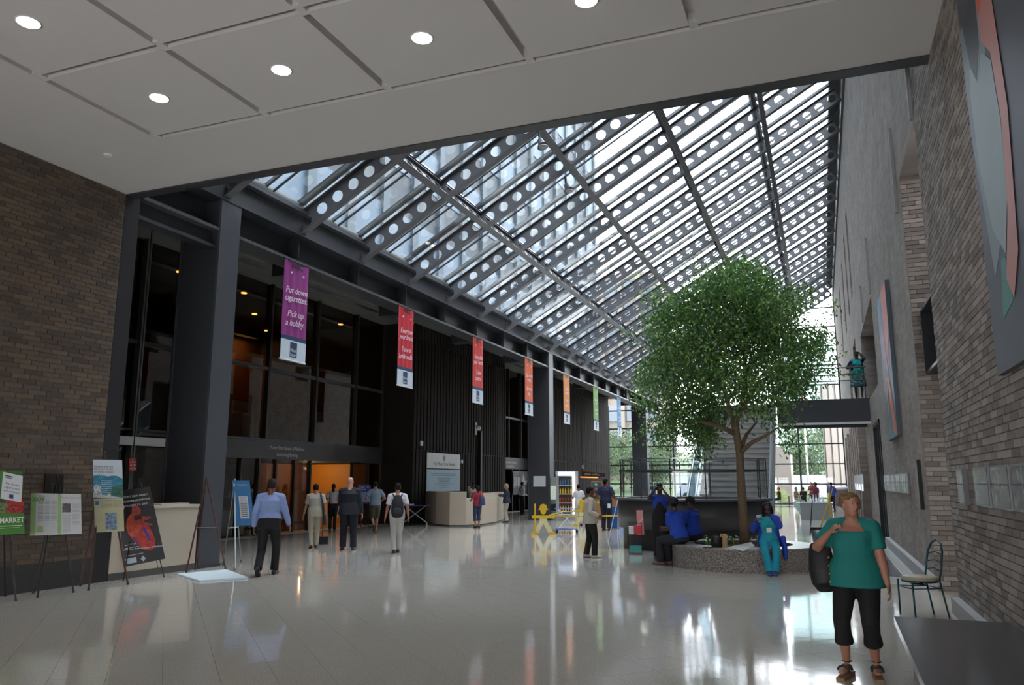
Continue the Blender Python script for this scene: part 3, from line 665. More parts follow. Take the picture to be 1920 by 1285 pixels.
def vehicle(name, x, y, L, h, col, label, van=False):
    t = thing(name, (x, y, 0), label, 'van' if van else 'car', 'vehicles on the street')
    if van: prof = [(0, .35), (0, h * .93), (.25, h), (L * .72, h), (L * .86, h * .62), (L * .99, h * .52), (L, .35)]
    else: prof = [(0, .35), (0, h * .6), (.7, h * .66), (1.15, h), (L * .62, h), (L * .78, h * .64), (L * .98, h * .54), (L, .35)]
    MB().poly([(x + a, y, b) for a, b in prof], (0, -1, 0), 1.8).build('body', mat('paint_' + col, col, .25, 0, .02, 1, coat=.6), t)
    m_ = MB()
    if van: m_.poly([(x + L * .6, y - .01, h * .62), (x + L * .83, y - .01, h * .62), (x + L * .72, y - .01, h * .9), (x + L * .6, y - .01, h * .9)], (0, -1, 0), .02)
    else: m_.poly([(x + .95, y - .01, h * .66), (x + L * .74, y - .01, h * .66), (x + L * .61, y - .01, h * .93), (x + 1.25, y - .01, h * .93)], (0, -1, 0), .02)
    m_.build('side_window', dwin, t)
    for a in (L * .2, L * .8):
        MB().tube((x + a, y - .06, .34), (x + a, y + .2, .34), .33, n=16).build('wheel', blackm, t)
vehicle('van', -2.9, 77, 5.2, 2.3, 'b4b7ba', 'white van parked outside behind the seated pair', True)
vehicle('van', -13.5, 78, 5.4, 2.2, 'a3abb3', 'pale blue van seen through the railing of the round well', True)
vehicle('car', -5.0, 83, 4.4, 1.45, 'a9acaf', 'white car parked behind the van')
vehicle('car', 3.2, 77, 4.3, 1.45, 'c9ccd0', 'silver car by the stone column')
for x, y in ((-3.4, 66), (-1.2, 66.5), (1.2, 66)):
    t = thing('shrub', (x, y, 0), {-3.4: 'feathery green shrub outside behind the seated pair', -1.2: 'pale green shrub outside beside the mullion', 1.2: 'low shrub at the foot of the stone column'}[x], 'shrub', 'shrubs along the glass')
    leafobj('foliage', [(x, y, .7, .6), (x + .3, y, .5, .5), (x - .4, y, .6, .5)], 1400, .12, [leafm('shrub_leaf', '8f9f5a', .7)], t, int(40 + x))

# ------------------------------------------------------------------ planter with the big indoor tree
PC = Vector((-1.62, 17.1, 0)); PR = 1.42; PH = .44
aggr = mat('exposed_aggregate', '827b75', .8, 0, .6, 45, .6, 120)
pl = thing('round_planter', PC, 'low round exposed-aggregate planter that people sit on', 'planter')
def ring(mb, c, ro, ri, z0, z1, n=56):
    vs = []; fs = []
    for j in range(n):
        a = 2 * PI * j / n; ca, sa = math.cos(a), math.sin(a)
        vs += [(c.x + ro * ca, c.y + ro * sa, z0), (c.x + ro * ca, c.y + ro * sa, z1), (c.x + ri * ca, c.y + ri * sa, z1), (c.x + ri * ca, c.y + ri * sa, z0)]
    for j in range(n):
        a, b = 4 * j, 4 * ((j + 1) % n)
        fs += [(a, b, b + 1, a + 1), (a + 1, b + 1, b + 2, a + 2), (a + 2, b + 2, b + 3, a + 3), (a + 3, b + 3, b, a)]
    return mb.add(vs, fs)
ring(MB(), PC, PR, PR - .42, 0, PH - .03).build('wall', aggr, pl)
ring(MB(), PC, PR + .015, PR - .44, PH - .03, PH).build('coping', mat('honed_aggregate', '928f8c', .35, 0, .4, 45), pl)
ring(MB(), PC, PR - .42, .01, .1, PH - .09).build('soil', mat('soil', '4a3626', .95, 0, .4, 20, .8, 30), pl)
tr = thing('indoor_tree', (-1.62, 17.4, .35), 'leafy indoor fig tree standing in the round planter', 'tree')
def tp(u, v, Y=17.4): p = PY(u, v, Y); return (p.x, p.y, p.z)
trunk = [tp(1397, 1020), tp(1393, 960), tp(1389, 900), tp(1387, 850), tp(1381, 815), tp(1377, 790)]
trunk[0] = (trunk[0][0], trunk[0][1], .3)
MB().loft(trunk, [.115, .095, .085, .08, .075, .085], n=14).build('trunk', bark, tr, True)
br = [[(1377, 790, 17.4), (1368, 770, 17.3), (1355, 720, 17.1), (1330, 660, 16.9), (1300, 600, 16.8)], [(1377, 792, 17.4), (1390, 768, 17.4), (1398, 700, 17.5), (1395, 620, 17.5), (1392, 540, 17.6)],
      [(1398, 700, 17.5), (1430, 650, 17.8), (1470, 610, 18)], [(1390, 768, 17.4), (1420, 720, 17.0), (1470, 690, 16.8), (1530, 665, 16.7)], [(1355, 720, 17.1), (1300, 700, 17.6), (1250, 670, 17.8)],
      [(1387, 850, 17.4), (1410, 830, 17.2), (1440, 815, 17.1), (1462, 800, 17)], [(1387, 845, 17.4), (1400, 815, 17.6), (1420, 790, 17.8)], [(1381, 815, 17.4), (1350, 800, 17.2), (1310, 790, 17), (1270, 785, 16.9)], [(1330, 660, 16.9), (1345, 600, 17.2), (1350, 540, 17.3)]]
for b_ in br: MB().loft([tp(*q_) for q_ in b_], list(np.linspace(.06, .015, len(b_))), n=8).build('branch', bark, tr, True)
cp = [(1390, 525, .55), (1350, 545, .5), (1430, 545, .5), (1300, 570, .5), (1250, 590, .42), (1470, 580, .5), (1395, 585, .7), (1330, 610, .65), (1460, 640, .62), (1255, 640, .5), (1220, 600, .3), (1520, 650, .42), (1560, 690, .2), (1400, 650, .75), (1310, 675, .65), (1240, 690, .45), (1500, 700, .48),
      (1360, 715, .62), (1440, 720, .62), (1280, 735, .5), (1230, 740, .4), (1500, 740, .35), (1330, 765, .5), (1400, 760, .4), (1460, 775, .4), (1260, 785, .45), (1220, 805, .38), (1300, 815, .42), (1240, 830, .3), (1345, 820, .28), (1480, 810, .25), (1210, 770, .2), (1540, 620, .22), (1390, 500, .3), (1500, 560, .2), (1475, 840, .18), (1310, 520, .22), (1325, 845, .2), (1235, 555, .2), (1192, 625, .13), (1205, 565, .13), (1578, 684, .14), (1545, 575, .15), (1300, 500, .16), (1445, 508, .16), (1600, 700, .08), (1195, 700, .15), (1190, 815, .12)]
cl_ = []
for i, (u, v, r_) in enumerate(cp):
    for s_ in range(3 if r_ > .4 else 1):
        d_ = random.uniform(-1, 1) * (1.35 if r_ > .4 else .6); p_ = PY(u + random.uniform(-14, 14), v + random.uniform(-10, 10), 17.4 + d_); cl_.append((p_.x, p_.y, p_.z, r_ * random.uniform(.75, 1)))
lg = [leafm('fig_leaf_a', '47693a', .28), leafm('fig_leaf_b', '638a4c', .28), leafm('fig_leaf_c', '8bab5c', .3)]
leafobj('foliage', cl_, 43000, .092, lg, tr, 3, .5)
for i, (u, v) in enumerate([(1330, 1015), (1350, 1020), (1365, 1012), (1410, 1012), (1422, 1016), (1300, 1018), (1320, 1008)]):
    g_ = G(u, v, PH); 
    if (g_ - PC - Vector((0, 0, PH))).length > PR - .5: g_ = PC + (g_ - PC).normalized() * (PR - .65)
    t = thing('potted_spider_plant', (g_.x, g_.y, PH - .1), ['strap-leaved plant nearest the black handbag', 'strap-leaved plant just right of the kraft bag', 'strap-leaved plant behind the kraft paper bag', 'strap-leaved plant right of the tree trunk', 'strap-leaved plant beside the woman in scrubs', 'strap-leaved plant nearest the seated men', 'small strap-leaved plant behind the black handbag'][i], 'plant', 'strap-leaved plants in the planter bed')
    for k in range(11):
        a = random.uniform(0, 2 * PI); L_ = random.uniform(.13, .24); dx, dy = math.cos(a), math.sin(a)
        b0 = Vector((g_.x, g_.y, PH - .1)); b1 = b0 + Vector((dx * L_ * .4, dy * L_ * .4, L_ * .95)); b2 = b0 + Vector((dx * L_ * .95, dy * L_ * .95, L_ * .8)); sd = Vector((-dy, dx, 0)) * .014
        MB().add([b0 - sd, b0 + sd, b1 - sd, b1 + sd, b2], [(0, 1, 3, 2), (2, 3, 4)]).build('leaf', lg[k % 3], t)
# things lying on the planter
def bagbox(name, u, v, w, d, h, m, label, cat, z=PH, rot=0.0, r=None):
    g_ = G(u, v, z); b = MB(); b.loft([(g_.x, g_.y, z), (g_.x, g_.y, z + h * .6), (g_.x + .01, g_.y, z + h)], [(w, d), (w * 1.02, d * .95), (w * .95, d * .6)], n=4, ref=(math.cos(rot), math.sin(rot), 0)); return b, g_
b, g_ = bagbox('b', 1357, 1027, .07, .05, .25, None, '', '')
t = thing('paper_bag', g_, 'upright kraft paper bag on the planter edge', 'bag'); b.build('bag', mat('kraft_paper', 'a98a63', .85, 0, .1, 12), t); MB().box(g_.x - .05, g_.x + .05, g_.y - .003, g_.y + .003, .68, .70).build('rolled_top', mat('kraft_paper', ''), t)
b, g_ = bagbox('b', 1344, 1027, .10, .07, .21, None, '', '')
t = thing('handbag', g_, 'black handbag beside the kraft paper bag', 'bag'); b.build('bag', blackm, t, True); MB().loft([(g_.x - .06, g_.y, .64), (g_.x - .03, g_.y, .71), (g_.x + .03, g_.y, .71), (g_.x + .06, g_.y, .64)], [.008] * 4, n=6).build('handle', blackm, t, True)
g_ = G(1328, 1028, PH); MB().box(g_.x - .09, g_.x + .09, g_.y - .03, g_.y + .03, PH, PH + .025).build('phone', blackm, label='small black object lying left of the handbag', cat='phone')
m_ = MB()
q0 = [G(u, v, PH + .004) for u, v in ((1366, 1026), (1392, 1034), (1415, 1024), (1408, 1018))]
m_.slab(q0[0], q0[1], q0[2], q0[3], (0, 0, 1), .004); np_ = thing('newspaper', q0[1], 'open newspaper lying beside the woman in scrubs', 'newspaper'); m_.build('sheet', mat('newsprint', 'cfcac4', .8, 0, .25, 30), np_)
fr_ = q0[1]; MB().slab(q0[0] + Vector((0, -.02, .004)), q0[1] + Vector((0, -.05, -.05)), q0[2] + Vector((0, 0, .004)), q0[3] + Vector((0, 0, .012)), (0, 0, 1), .003).build('folded_sheet', mat('newsprint', ''), np_)

# ------------------------------------------------------------------ round escalator well
WC = Vector((-3.26, 21.45, 0)); WR = 1.96
w_ = thing('round_well_parapet', WC, 'dark round parapet with glass railing behind the planter', 'parapet')
drum = mat('drum_metal', '4b4a4d', .35, .2, .06, 2)
ring(MB(), WC, WR, WR - .18, .52, 1.22, 72).build('drum', drum, w_, True); ring(MB(), WC, WR - .13, WR - .17, 0, .52, 72).build('plinth', mat('plinth_black', '232226', .4), w_, False)
ring(MB(), WC, WR + .06, WR - .22, 1.22, 1.27, 72).build('coping', mat('coping_grey', '5a5a5c', .35), w_)
for n_, z0_, z1_, r_ in (('handrail', 1.945, 1.985, .022), ('top_rim', 2.24, 2.27, .015)):
    ring(MB(), WC, WR - .07 + r_, WR - .07 - r_, z0_, z1_, 72).build(n_, chrome if r_ < .02 else steel, w_)
for k in range(14):
    a0, a1 = 2 * PI * k / 14 + .1, 2 * PI * (k + 1) / 14 + .1; rr_ = WR - .07
    c0 = Vector((WC.x + rr_ * math.cos(a0), WC.y + rr_ * math.sin(a0), 1.27)); MB().tube(c0, c0 + Vector((0, 0, .98)), .016).build('post', steel, w_)
    A_ = [Vector((WC.x + rr_ * math.cos(a), WC.y + rr_ * math.sin(a), 0)) for a in (a0 + .03, (a0 + a1) / 2, a1 - .03)]
    g__ = MB(); 
    for p_, q_ in ((A_[0], A_[1]), (A_[1], A_[2])): g__.add([p_ + Vector((0, 0, 1.3)), q_ + Vector((0, 0, 1.3)), q_ + Vector((0, 0, 2.24)), p_ + Vector((0, 0, 2.24))], [(0, 1, 2, 3)])
    g__.build('glass_panel', clear, w_)
    MB().box(c0.x - .03, c0.x + .03, c0.y - .05, c0.y + .02, 1.5, 1.54).build('clamp', steel, w_)

# ------------------------------------------------------------------ reception desk and left counter
lc = thing('reception_counter', (XL - .3, 11.3, 0), 'cream counter running behind the posters to the first column', 'counter')
MB().box(XL - .5, XL, YC + .33, 12.5, .12, 1.2).build('front', cream, lc); MB().box(XL - .55, XL + .03, YC + .33, 12.5, 1.2, 1.25).build('top', mat('counter_top', 'cfc6ba', .35), lc)
MB().box(XL - .45, XL + .005, YC + .33, 12.5, 0, .12).build('kick', mat('kick_grey', '55524f', .6), lc)
MB().box(XL - .3, XL - .05, 11.6, 12.3, 1.25, 1.28).build('blotter', cream, lc)
def arcwall(mb, pts, t, z0, z1):
    for (a, b) in zip(pts[:-1], pts[1:]):
        d = (Vector(b) - Vector(a)).normalized(); nn = Vector((-d.y, d.x)) * t
        mb.add([(a[0], a[1], z0), (b[0], b[1], z0), (b[0] + nn.x, b[1] + nn.y, z0), (a[0] + nn.x, a[1] + nn.y, z0), (a[0], a[1], z1), (b[0], b[1], z1), (b[0] + nn.x, b[1] + nn.y, z1), (a[0] + nn.x, a[1] + nn.y, z1)],
               [(0, 3, 2, 1), (4, 5, 6, 7), (0, 1, 5, 4), (1, 2, 6, 5), (2, 3, 7, 6), (3, 0, 4, 7)])
rd = thing('reception_desk', (-13.5, 30, 0), 'curved cream reception desk under the white and blue sign', 'desk')
dp = [(PY(u, v, 30)[0], 0) for u, v in ((797, 983),)]
ptsd = [(G(u, v).x + .35, G(u, v).y - .6) for u, v in ((797, 980), (815, 984), (840, 986), (870, 986), (900, 984), (925, 980), (940, 975))]
k5 = ptsd[:4]; k6 = ptsd[3:]
for nm, pp, z1 in (('high_front', k5, 1.27), ('low_front', k6, 1.02)):
    m_ = MB(); arcwall(m_, pp, .3, .06, z1); m_.build(nm, cream, rd); m_ = MB(); arcwall(m_, pp, .34, z1, z1 + .04); m_.build('top', mat('counter_top', ''), rd)
m_ = MB(); arcwall(m_, ptsd, .24, 0, .06); m_.build('kick', mat('kick_grey', ''), rd)
m_ = MB(); arcwall(m_, ptsd[4:], .3, 1.06, 1.24); m_.build('end_front', cream, rd)
# white and blue sign
sgn = thing('wall_sign', (XB + .05, 31.1, 1.3), 'white over pale blue sign hanging on the ribbed wall above the desk', 'sign')
def xpanel(X, y0, y1, z0, z1): return Panel((X, y0, z1), (X, y1, z1), (X, y1, z0), (X, y0, z0))
P1 = xpanel(XB + .06, 29.5, 32.72, 2.25, 2.9); m_ = MB(); P1.body(m_, .03); m_.build('header', whitep, sgn)
P2 = xpanel(XB + .06, 29.5, 32.72, 1.28, 2.21); m_ = MB(); P2.body(m_, .03); m_.build('lower_panel', mat('pale_blue', '9fbccd', .5), sgn)
m_ = MB(); P1.text(m_, 'The Mount Sinai Alumni', .5, .3, .15, 2.8); m_.build('lettering', mat('ink_grey', '4e5260', .7), sgn)
m_ = MB(); P1.shape(m_, [(.47, .5), (.53, .5), (.54, .75), (.5, .92), (.46, .75)]); m_.build('crest', mat('crest_grey', '9a9ba0', .7), sgn)
m_ = MB()
for v_, w1 in ((.8, .78), (.72, .7), (.6, .4), (.52, .34), (.44, .3), (.36, .5), (.28, .3), (.16, .2)): P2.rect(m_, .5 - w1 / 2, v_ - .012, .5 + w1 / 2, v_ + .012)
m_.build('print', mat('print_blue', '6d8da3', .7), sgn); sgn['kind'] = 'thing'
# camera dome on the corner post
cc = thing('security_camera', PX(897, 800, XB + .3), 'small white dome camera on an arm at the ribbed wall corner', 'camera')
p_ = PX(897, 803, XB + .3); MB().ell(p_, (.12, .12, .12)).build('dome', whitep, cc, True); MB().tube(p_ + Vector((0, .0, .1)), p_ + Vector((-.3, .3, .12)), .03).build('arm', steel, cc); MB().box(p_.x - .34, p_.x - .25, p_.y + .2, p_.y + .4, p_.z - .3, p_.z + .3).build('bracket', steel, cc)
MB().box(XB, XB + .14, 34.9, 35.06, 0, 4.1).build('conduit', blackm, label='thin black conduit below the dome camera', cat='conduit')

# ------------------------------------------------------------------ banners
cols_ = [('8e2f7e', 'purple', ['Put down', 'cigarettes.', 'Pick up', 'a hobby.']), ('cc2334', 'crimson', ['Exercise', 'your brain.', 'Take a', 'brisk walk.']), ('d83a36', 'bright red', ['Exercise', 'your heart.', 'Take', 'stairs.']),
         ('e2663a', 'red-orange', ['Eat more', 'fruits.', 'Eat less', 'fat.']), ('e8934a', 'amber orange', ['Drink', 'water.', 'Skip', 'soda.']), ('79ab4e', 'green', ['Get up', 'and', 'move', 'more.']), ('3e93c6', 'blue', ['Sleep', 'well.', 'Rest', 'often.'])]
for i, (c, nm, tx) in enumerate(cols_):
    y0 = 14.73 + 5.42 * i; X = XL + .02
    t = thing('banner', (X, y0 + .47, 4.48), '%s hanging banner with %s' % (nm, ['handwritten advice to put down cigarettes', 'handwritten advice to exercise your brain', 'white script, third from the front', 'white script beside the second column', 'white script over the coffee stand', 'white footer near the end wall', 'white footer before the end glass'][i]), 'banner', 'coloured banners under the eave beam')
    P1 = xpanel(X, y0, y0 + .95, 5.07, 6.9); m_ = MB()
    # cloth with shallow vertical folds
    n_ = 12; vs_ = []; fs_ = []
    for a in range(n_ + 1):
        d_ = .012 * math.sin(a * 1.9 + i)
        for sgn_ in (0, -.006): vs_ += [(X + d_ + sgn_, y0 + .95 * a / n_, 5.07), (X + d_ + sgn_, y0 + .95 * a / n_, 6.9)]
    for a in range(n_): b0 = a * 4; fs_ += [(b0, b0 + 4, b0 + 5, b0 + 1), (b0 + 2, b0 + 3, b0 + 7, b0 + 6)]
    m_.add(vs_, fs_); m_.build('cloth', mat('banner_' + nm.replace(' ', '_'), c, .6, 0, .06, 2), t, True)
    P2 = xpanel(X + .01, y0, y0 + .95, 4.52, 4.98); m_ = MB(); P2.body(m_, .008); m_.build('footer', mat('banner_white', 'c9d4de', .6), t)
    P3 = xpanel(X + .01, y0, y0 + .95, 4.98, 5.08); m_ = MB(); P3.body(m_, .008); m_.build('navy_band', mat('banner_navy', '1f3a5f', .6), t)
    m_ = MB(); P2.rect(m_, .36, .12, .64, .92); m_.build('logo_square', mat('banner_navy', ''), t)
    m_ = MB(); P2.text(m_, 'Mount', .5, .5, .085, .24, .006); P2.text(m_, 'Sinai', .48, .26, .085, .2, .006); m_.build('logo_text', mat('banner_print', 'e6e9ec', .6), t)
    m_ = MB()
    for q_, z_ in zip(tx, (.66, .555, .35, .23)): P1.text(m_, q_, .5, z_ - .05, .15, .84, .02, shear=.25, bold=.012, rot=R(3))
    m_.build('handwriting', mat('banner_script', 'e6d3de', .6), t)
    m_ = MB(); P1.text(m_, 'NYC', .5, .945, .14, .42, .02, bold=.05); m_.build('heading', blackm, t)
    MB().tube((X, y0 - .03, 6.91), (X, y0 + .98, 6.91), .018).build('top_rod', blackm, t); MB().tube((X, y0 - .01, 4.5), (X, y0 + .96, 4.5), .022).build('bottom_rod', whitep, t)
    for a in (.25, .75): MB().tube((X + .02, y0 + .95 * a, 6.62), (X + .03, y0 + .95 * a, 6.58), .02).build('wind_slit', whitep, t)
for u, v, gz, lab in ((1018, 275, 10.15, 'upper spotlight clamped to the first roof purlin'), (1067, 358, 10.15, 'lower spotlight clamped to the first roof purlin'), (1195, 733, 7.7, 'small lit spotlight at the far end of the eave beam')):
    g_ = G(u, v, gz); t = thing('spotlight', g_, lab, 'spotlight', 'roof spotlights')
    s_ = 1.0 if gz > 9 else 1.4
    MB().loft([g_ + Vector((-.1, .05, .22)) * s_, g_ + Vector((-.04, .02, .1)) * s_, g_], [.07 * s_, .09 * s_, .15 * s_], n=16).build('head', mat('lamp_can', '6b6d70', .4, .3), t, True)
    MB().ell(g_ + Vector((.01, -.01, -.01)), (.135 * s_, .135 * s_, .05)).build('lens', mat('lens_off', 'b9bbb4', .2) if gz > 9 else mat('lens_lit', 'ffffff', emit='f4ffe8', estr=8), t, True)
    MB().tube(g_ + Vector((-.1, .05, .22)) * s_, g_ + Vector((-.15, .1, .5)) * s_, .03).build('yoke', blackm, t)

# ------------------------------------------------------------------ easels and boards by the brick wall
wood = mat('easel_mahogany', '4c2b22', .45, 0, .15, 10); blk2 = mat('easel_black', '1c1b1d', .4)
EC = []
def easel(label, feet, apex, m, r=.013, ledge=None, cat='easel'):
    """feet: three ground pixels (two front, one rear); apex pixel"""
    F = [G(*f) for f in feet]; c = (F[0] + F[1]) * .5; bk_n = Vector((c.x, c.y, 0)).normalized(); A = PD(apex[0], apex[1], c + bk_n * .3); EC.append(c); t = thing('easel', (c.x, c.y, 0), label, cat)
    for i, f in enumerate(F):
        MB().tube(f, A + (f - A).normalized() * .02 + Vector((0, 0, 0)), r).build('leg', m, t)
        MB().tube(f, f + (A - f).normalized() * .04, r * 1.3).build('foot', blk2, t)
    if ledge:
        k = (ledge) ; p, q_ = F[0].lerp(A, k), F[1].lerp(A, k); n_ = Vector((p.x + q_.x, p.y + q_.y, 0)).normalized() * -.015
        MB().box(min(p.x, q_.x) - .0, max(p.x, q_.x), min(p.y, q_.y), max(p.y, q_.y), p.z - .01, p.z + .01) if False else MB().loft([p + n_, q_ + n_], [.014, .014], n=4).build('ledge', m, t)
    MB().ell(A, (.02, .02, .03)).build('top_joint', m, t); return t, F, A
def board(name, px, g, label, cat, m, t_=.012, tilt=.0):
    c = [PD(u, v, g) for u, v in px]
    back = Vector((g[0], g[1], 0)).normalized()
    c[0] += back * tilt; c[1] += back * tilt
    P_ = Panel(*c); o = thing(name, (g[0], g[1], min(c[2].z, c[3].z)), label, cat); b = MB(); P_.body(b, t_); b.build('board', m, o); return P_, o
easel('black tripod easel under the green market board', [(30, 1128), (-22, 1132), (10, 1119)], (6, 890), blk2, ledge=.55)
easel('black easel with silver joints under the fall 2009 board', [(70, 1122), (138, 1112), (62, 1113)], (108, 895), blk2, ledge=.5)
easel('mahogany easel under the harbour poster', [(166, 1108), (240, 1097), (150, 1100)], (196, 850), wood, .016, ledge=.45)
easel('thin black easel under the heart poster', [(231, 1090), (308, 1083), (298, 1077)], (262, 900), blk2, .009, ledge=.35)
easel('empty mahogany easel in front of the column', [(349, 1074), (424, 1071), (366, 1069)], (387, 897), wood, .016, ledge=.46)
easel('silver folding easel under the blue board', [(418, 1060), (452, 1054), (441, 1070)], (440, 900), mat('easel_silver', 'a5a8aa', .3, .8), .012, ledge=.42)
# green market board
P_, o = board('market_board', [(-40, 882), (42, 885), (46, 1001), (-36, 1006)], EC[0], 'green farm market board with a white notice pinned on it', 'board', mat('board_green', '3f7d2c', .6, 0, .05, 3), tilt=.06)
m_ = MB(); P_.rect(m_, 0, .33, 1, .56); m_.build('food_photo', mat('photo_greens', '5f6b45', .6, 0, .8, 22), o)
m_ = MB(); P_.rect(m_, .62, .33, 1, .58, .003); m_.build('berry_photo', mat('photo_berries', 'a02420', .5, 0, .7, 40), o)
m_ = MB(); P_.text(m_, 'GREENMARKET', .48, .22, .075, .56, bold=.03); P_.rect(m_, .1, .13, .95, .14); P_.rect(m_, .1, .1, .9, .105); m_.build('lettering', mat('print_white', 'd8dcd0', .6), o)
P_, o = board('notice', [(6, 885), (43, 893), (40, 942), (1, 935)], EC[0] * .992, 'white typed notice pinned askew on the green board', 'notice', mat('paper', 'cfd2d6', .7), .004, tilt=.05)
m_ = MB(); P_.rect(m_, .1, .86, .5, .9); P_.rect(m_, .1, .8, .45, .83); P_.text(m_, 'Put down', .5, .6, .035, .16); P_.text(m_, 'cigarettes', .5, .46, .035, .2); P_.text(m_, 'and celebrate', .5, .32, .03, .2); m_.build('print', mat('ink', '3c3f46', .8), o)
m_ = MB(); P_.rect(m_, .4, .06, .6, .22); m_.build('logo_square', mat('logo_blue', '23406f', .6), o)
# fall board
P_, o = board('notice_board', [(58, 925), (152, 927), (153, 1001), (56, 1005)], EC[1], 'white and pale green fall 2009 programme board', 'board', mat('paper_white', 'c6c8ca', .7), tilt=.05)
m_ = MB(); P_.rect(m_, 0, 0, .1, 1); P_.rect(m_, .53, 0, .6, 1); P_.rect(m_, .14, .07, .25, .22); m_.build('green_stripe', mat('soft_green', '93b577', .6), o)
m_ = MB(); P_.text(m_, 'FALL', .2, .93, .035, .1); P_.text(m_, 'The Lunchtime Series', .82, .9, .03, .3); 
for k in range(16): 
    P_.rect(m_, .14, .84 - k * .033, .25, .85 - k * .033); P_.rect(m_, .28, .84 - k * .033, .38, .85 - k * .033); P_.rect(m_, .4, .84 - k * .033, .51, .85 - k * .033)
    P_.rect(m_, .82, .76 - k * .035, .97, .768 - k * .035); P_.rect(m_, .63, .45 - k * .025, .78, .456 - k * .025)
m_.build('print', mat('ink_soft', '83868a', .8), o)
m_ = MB(); P_.text(m_, '2009', .14, .85, .06, .16, bold=.03); m_.build('year', mat('year_green', '5f9a3c', .6), o)
m_ = MB(); P_.rect(m_, .62, .54, .79, .76, .003); m_.build('photo', mat('photo_grey', '55504e', .5, 0, .9, 60), o)
pq = thing('wall_plaque', (XL, 9.55, 1.6), 'dark bronze plaque on the brick wall above the fall board', 'plaque')
P_ = Panel(PX(86, 889, XL + .03), PX(120, 890, XL + .03), PX(118, 933, XL + .03), PX(83, 932, XL + .03)); m_ = MB(); P_.body(m_, .025); m_.build('plate', mat('plaque_bronze', '2a2422', .4, .3), pq)
m_ = MB(); [P_.rect(m_, .3, v_, .7, v_ + .02) for v_ in (.5, .56, .4)]; m_.build('print', mat('plaque_text', '4c433c', .5), pq)
# harbour poster and the yellow sheet below it
P_, o = board('harbour_poster', [(174, 862), (229, 863), (231, 934), (175, 934)], EC[2], 'tall poster of a blue harbour with skyline', 'poster', mat('sky_print', 'c3cdd6', .6), tilt=.05)
m_ = MB(); P_.shape(m_, [(0, .12), (1, 0), (1, .5), (.75, .6), (.5, .56), (.2, .62), (0, .58)]); m_.build('water', mat('water_print', '2f7f9c', .5, 0, .3, 15), o)
m_ = MB(); P_.shape(m_, [(.45, .12), (1, 0), (1, .36), (.75, .3), (.55, .26)], .003); m_.build('green_shore', mat('shore_print', '2b6450', .5, 0, .4, 20), o)
m_ = MB(); [P_.rect(m_, .02 + k * .07, .58, .06 + k * .07, .62 + .06 * random.random(), .003) for k in range(14)]; [P_.rect(m_, .27, .44 - k * .05, .62, .455 - k * .05, .004) for k in range(7)]
m_.build('skyline', mat('skyline_print', 'c5d3da', .6), o)
m_ = MB(); P_.shape(m_, [(.02, 0), (.3, 0), (.25, .3), (.12, .36), (.02, .3)], .003); P_.shape(m_, [(.42, 0), (.6, 0), (.58, .12), (.5, .16)], .003); m_.build('sails', mat('sail_print', 'b7c0c2', .6, 0, .4, 40), o)
m_ = MB(); [P_.text(m_, s_, .36, v_, .03, .28) for s_, v_ in (('Update with the', .82), ('Mount Sinai Division', .75), ('and Harbor Program', .68))]; m_.build('lettering', mat('ink_brown', '6a4a48', .7), o)
P_, o = board('sheet', [(176, 936), (231, 934), (233, 996), (178, 999)], EC[2] * .998, 'pale yellow sheet with a small picture under the harbour poster', 'poster', mat('pale_yellow', 'bdbb95', .7), .006, tilt=.03)
m_ = MB(); P_.rect(m_, .04, .82, .16, .94); m_.build('blue_mark', mat('logo_blue2', '2d6aa8'), o)
m_ = MB(); [P_.rect(m_, .2, .93 - k * .04, .6, .94 - k * .04) for k in range(6)]; [P_.rect(m_, .64, .93 - k * .04, .95, .94 - k * .04) for k in range(6)]; m_.build('print', mat('ink_soft', ''), o)
m_ = MB(); P_.rect(m_, .37, .06, .75, .56, .006, .004); m_.build('photo', mat('harbour_photo', '6f86a0', .5, 0, .6, 30), o)
# heart poster
P_, o = board('heart_poster', [(218, 921), (281, 913), (310, 1048), (232, 1064)], EC[3], 'black symposium poster with a large red heart, leaning askew', 'poster', mat('poster_black', '151317', .4), .01, tilt=.05)
def blob(cx, cy, rx, ry, a=0, n=18): return [(cx + rx * math.cos(t) * math.cos(a) - ry * math.sin(t) * math.sin(a), cy + rx * math.cos(t) * math.sin(a) + ry * math.sin(t) * math.cos(a)) for t in [2 * PI * k / n for k in range(n)]]
rdp = mat('heart_red', 'b8352a', .5, 0, .35, 14)
m_ = MB(); P_.shape(m_, blob(.52, .4, .36, .2, -.55)); m_.build('heart', rdp, o)
m_ = MB(); P_.shape(m_, blob(.36, .52, .2, .15, .3), .003); m_.build('heart_upper', mat('heart_orange', 'c85138', .5, 0, .3, 14), o)
m_ = MB(); P_.shape(m_, [(.3, .55), (.4, .78), (.52, .8), (.62, .7), (.56, .6), (.5, .56)], .0025); P_.shape(m_, [(.6, .62), (.85, .6), (.85, .57), (.6, .55)], .004); P_.shape(m_, [(.6, .54), (.86, .5), (.86, .47), (.6, .5)], .004); m_.build('arteries', mat('artery_red', 'a5463f', .5, 0, .3, 14), o)
m_ = MB(); P_.shape(m_, [(.4, .64), (.65, .64), (.62, .58), (.42, .58)], .004); m_.build('vein', mat('vein_dark', '3b1c2b', .5), o)
m_ = MB(); P_.shape(m_, [(.58, .46), (.63, .48), (.74, .3), (.7, .26), (.64, .36)], .005); P_.shape(m_, [(.3, .36), (.33, .37), (.45, .25), (.43, .23)], .005); m_.build('blue_veins', mat('vein_blue', '3b3aa0', .5), o)
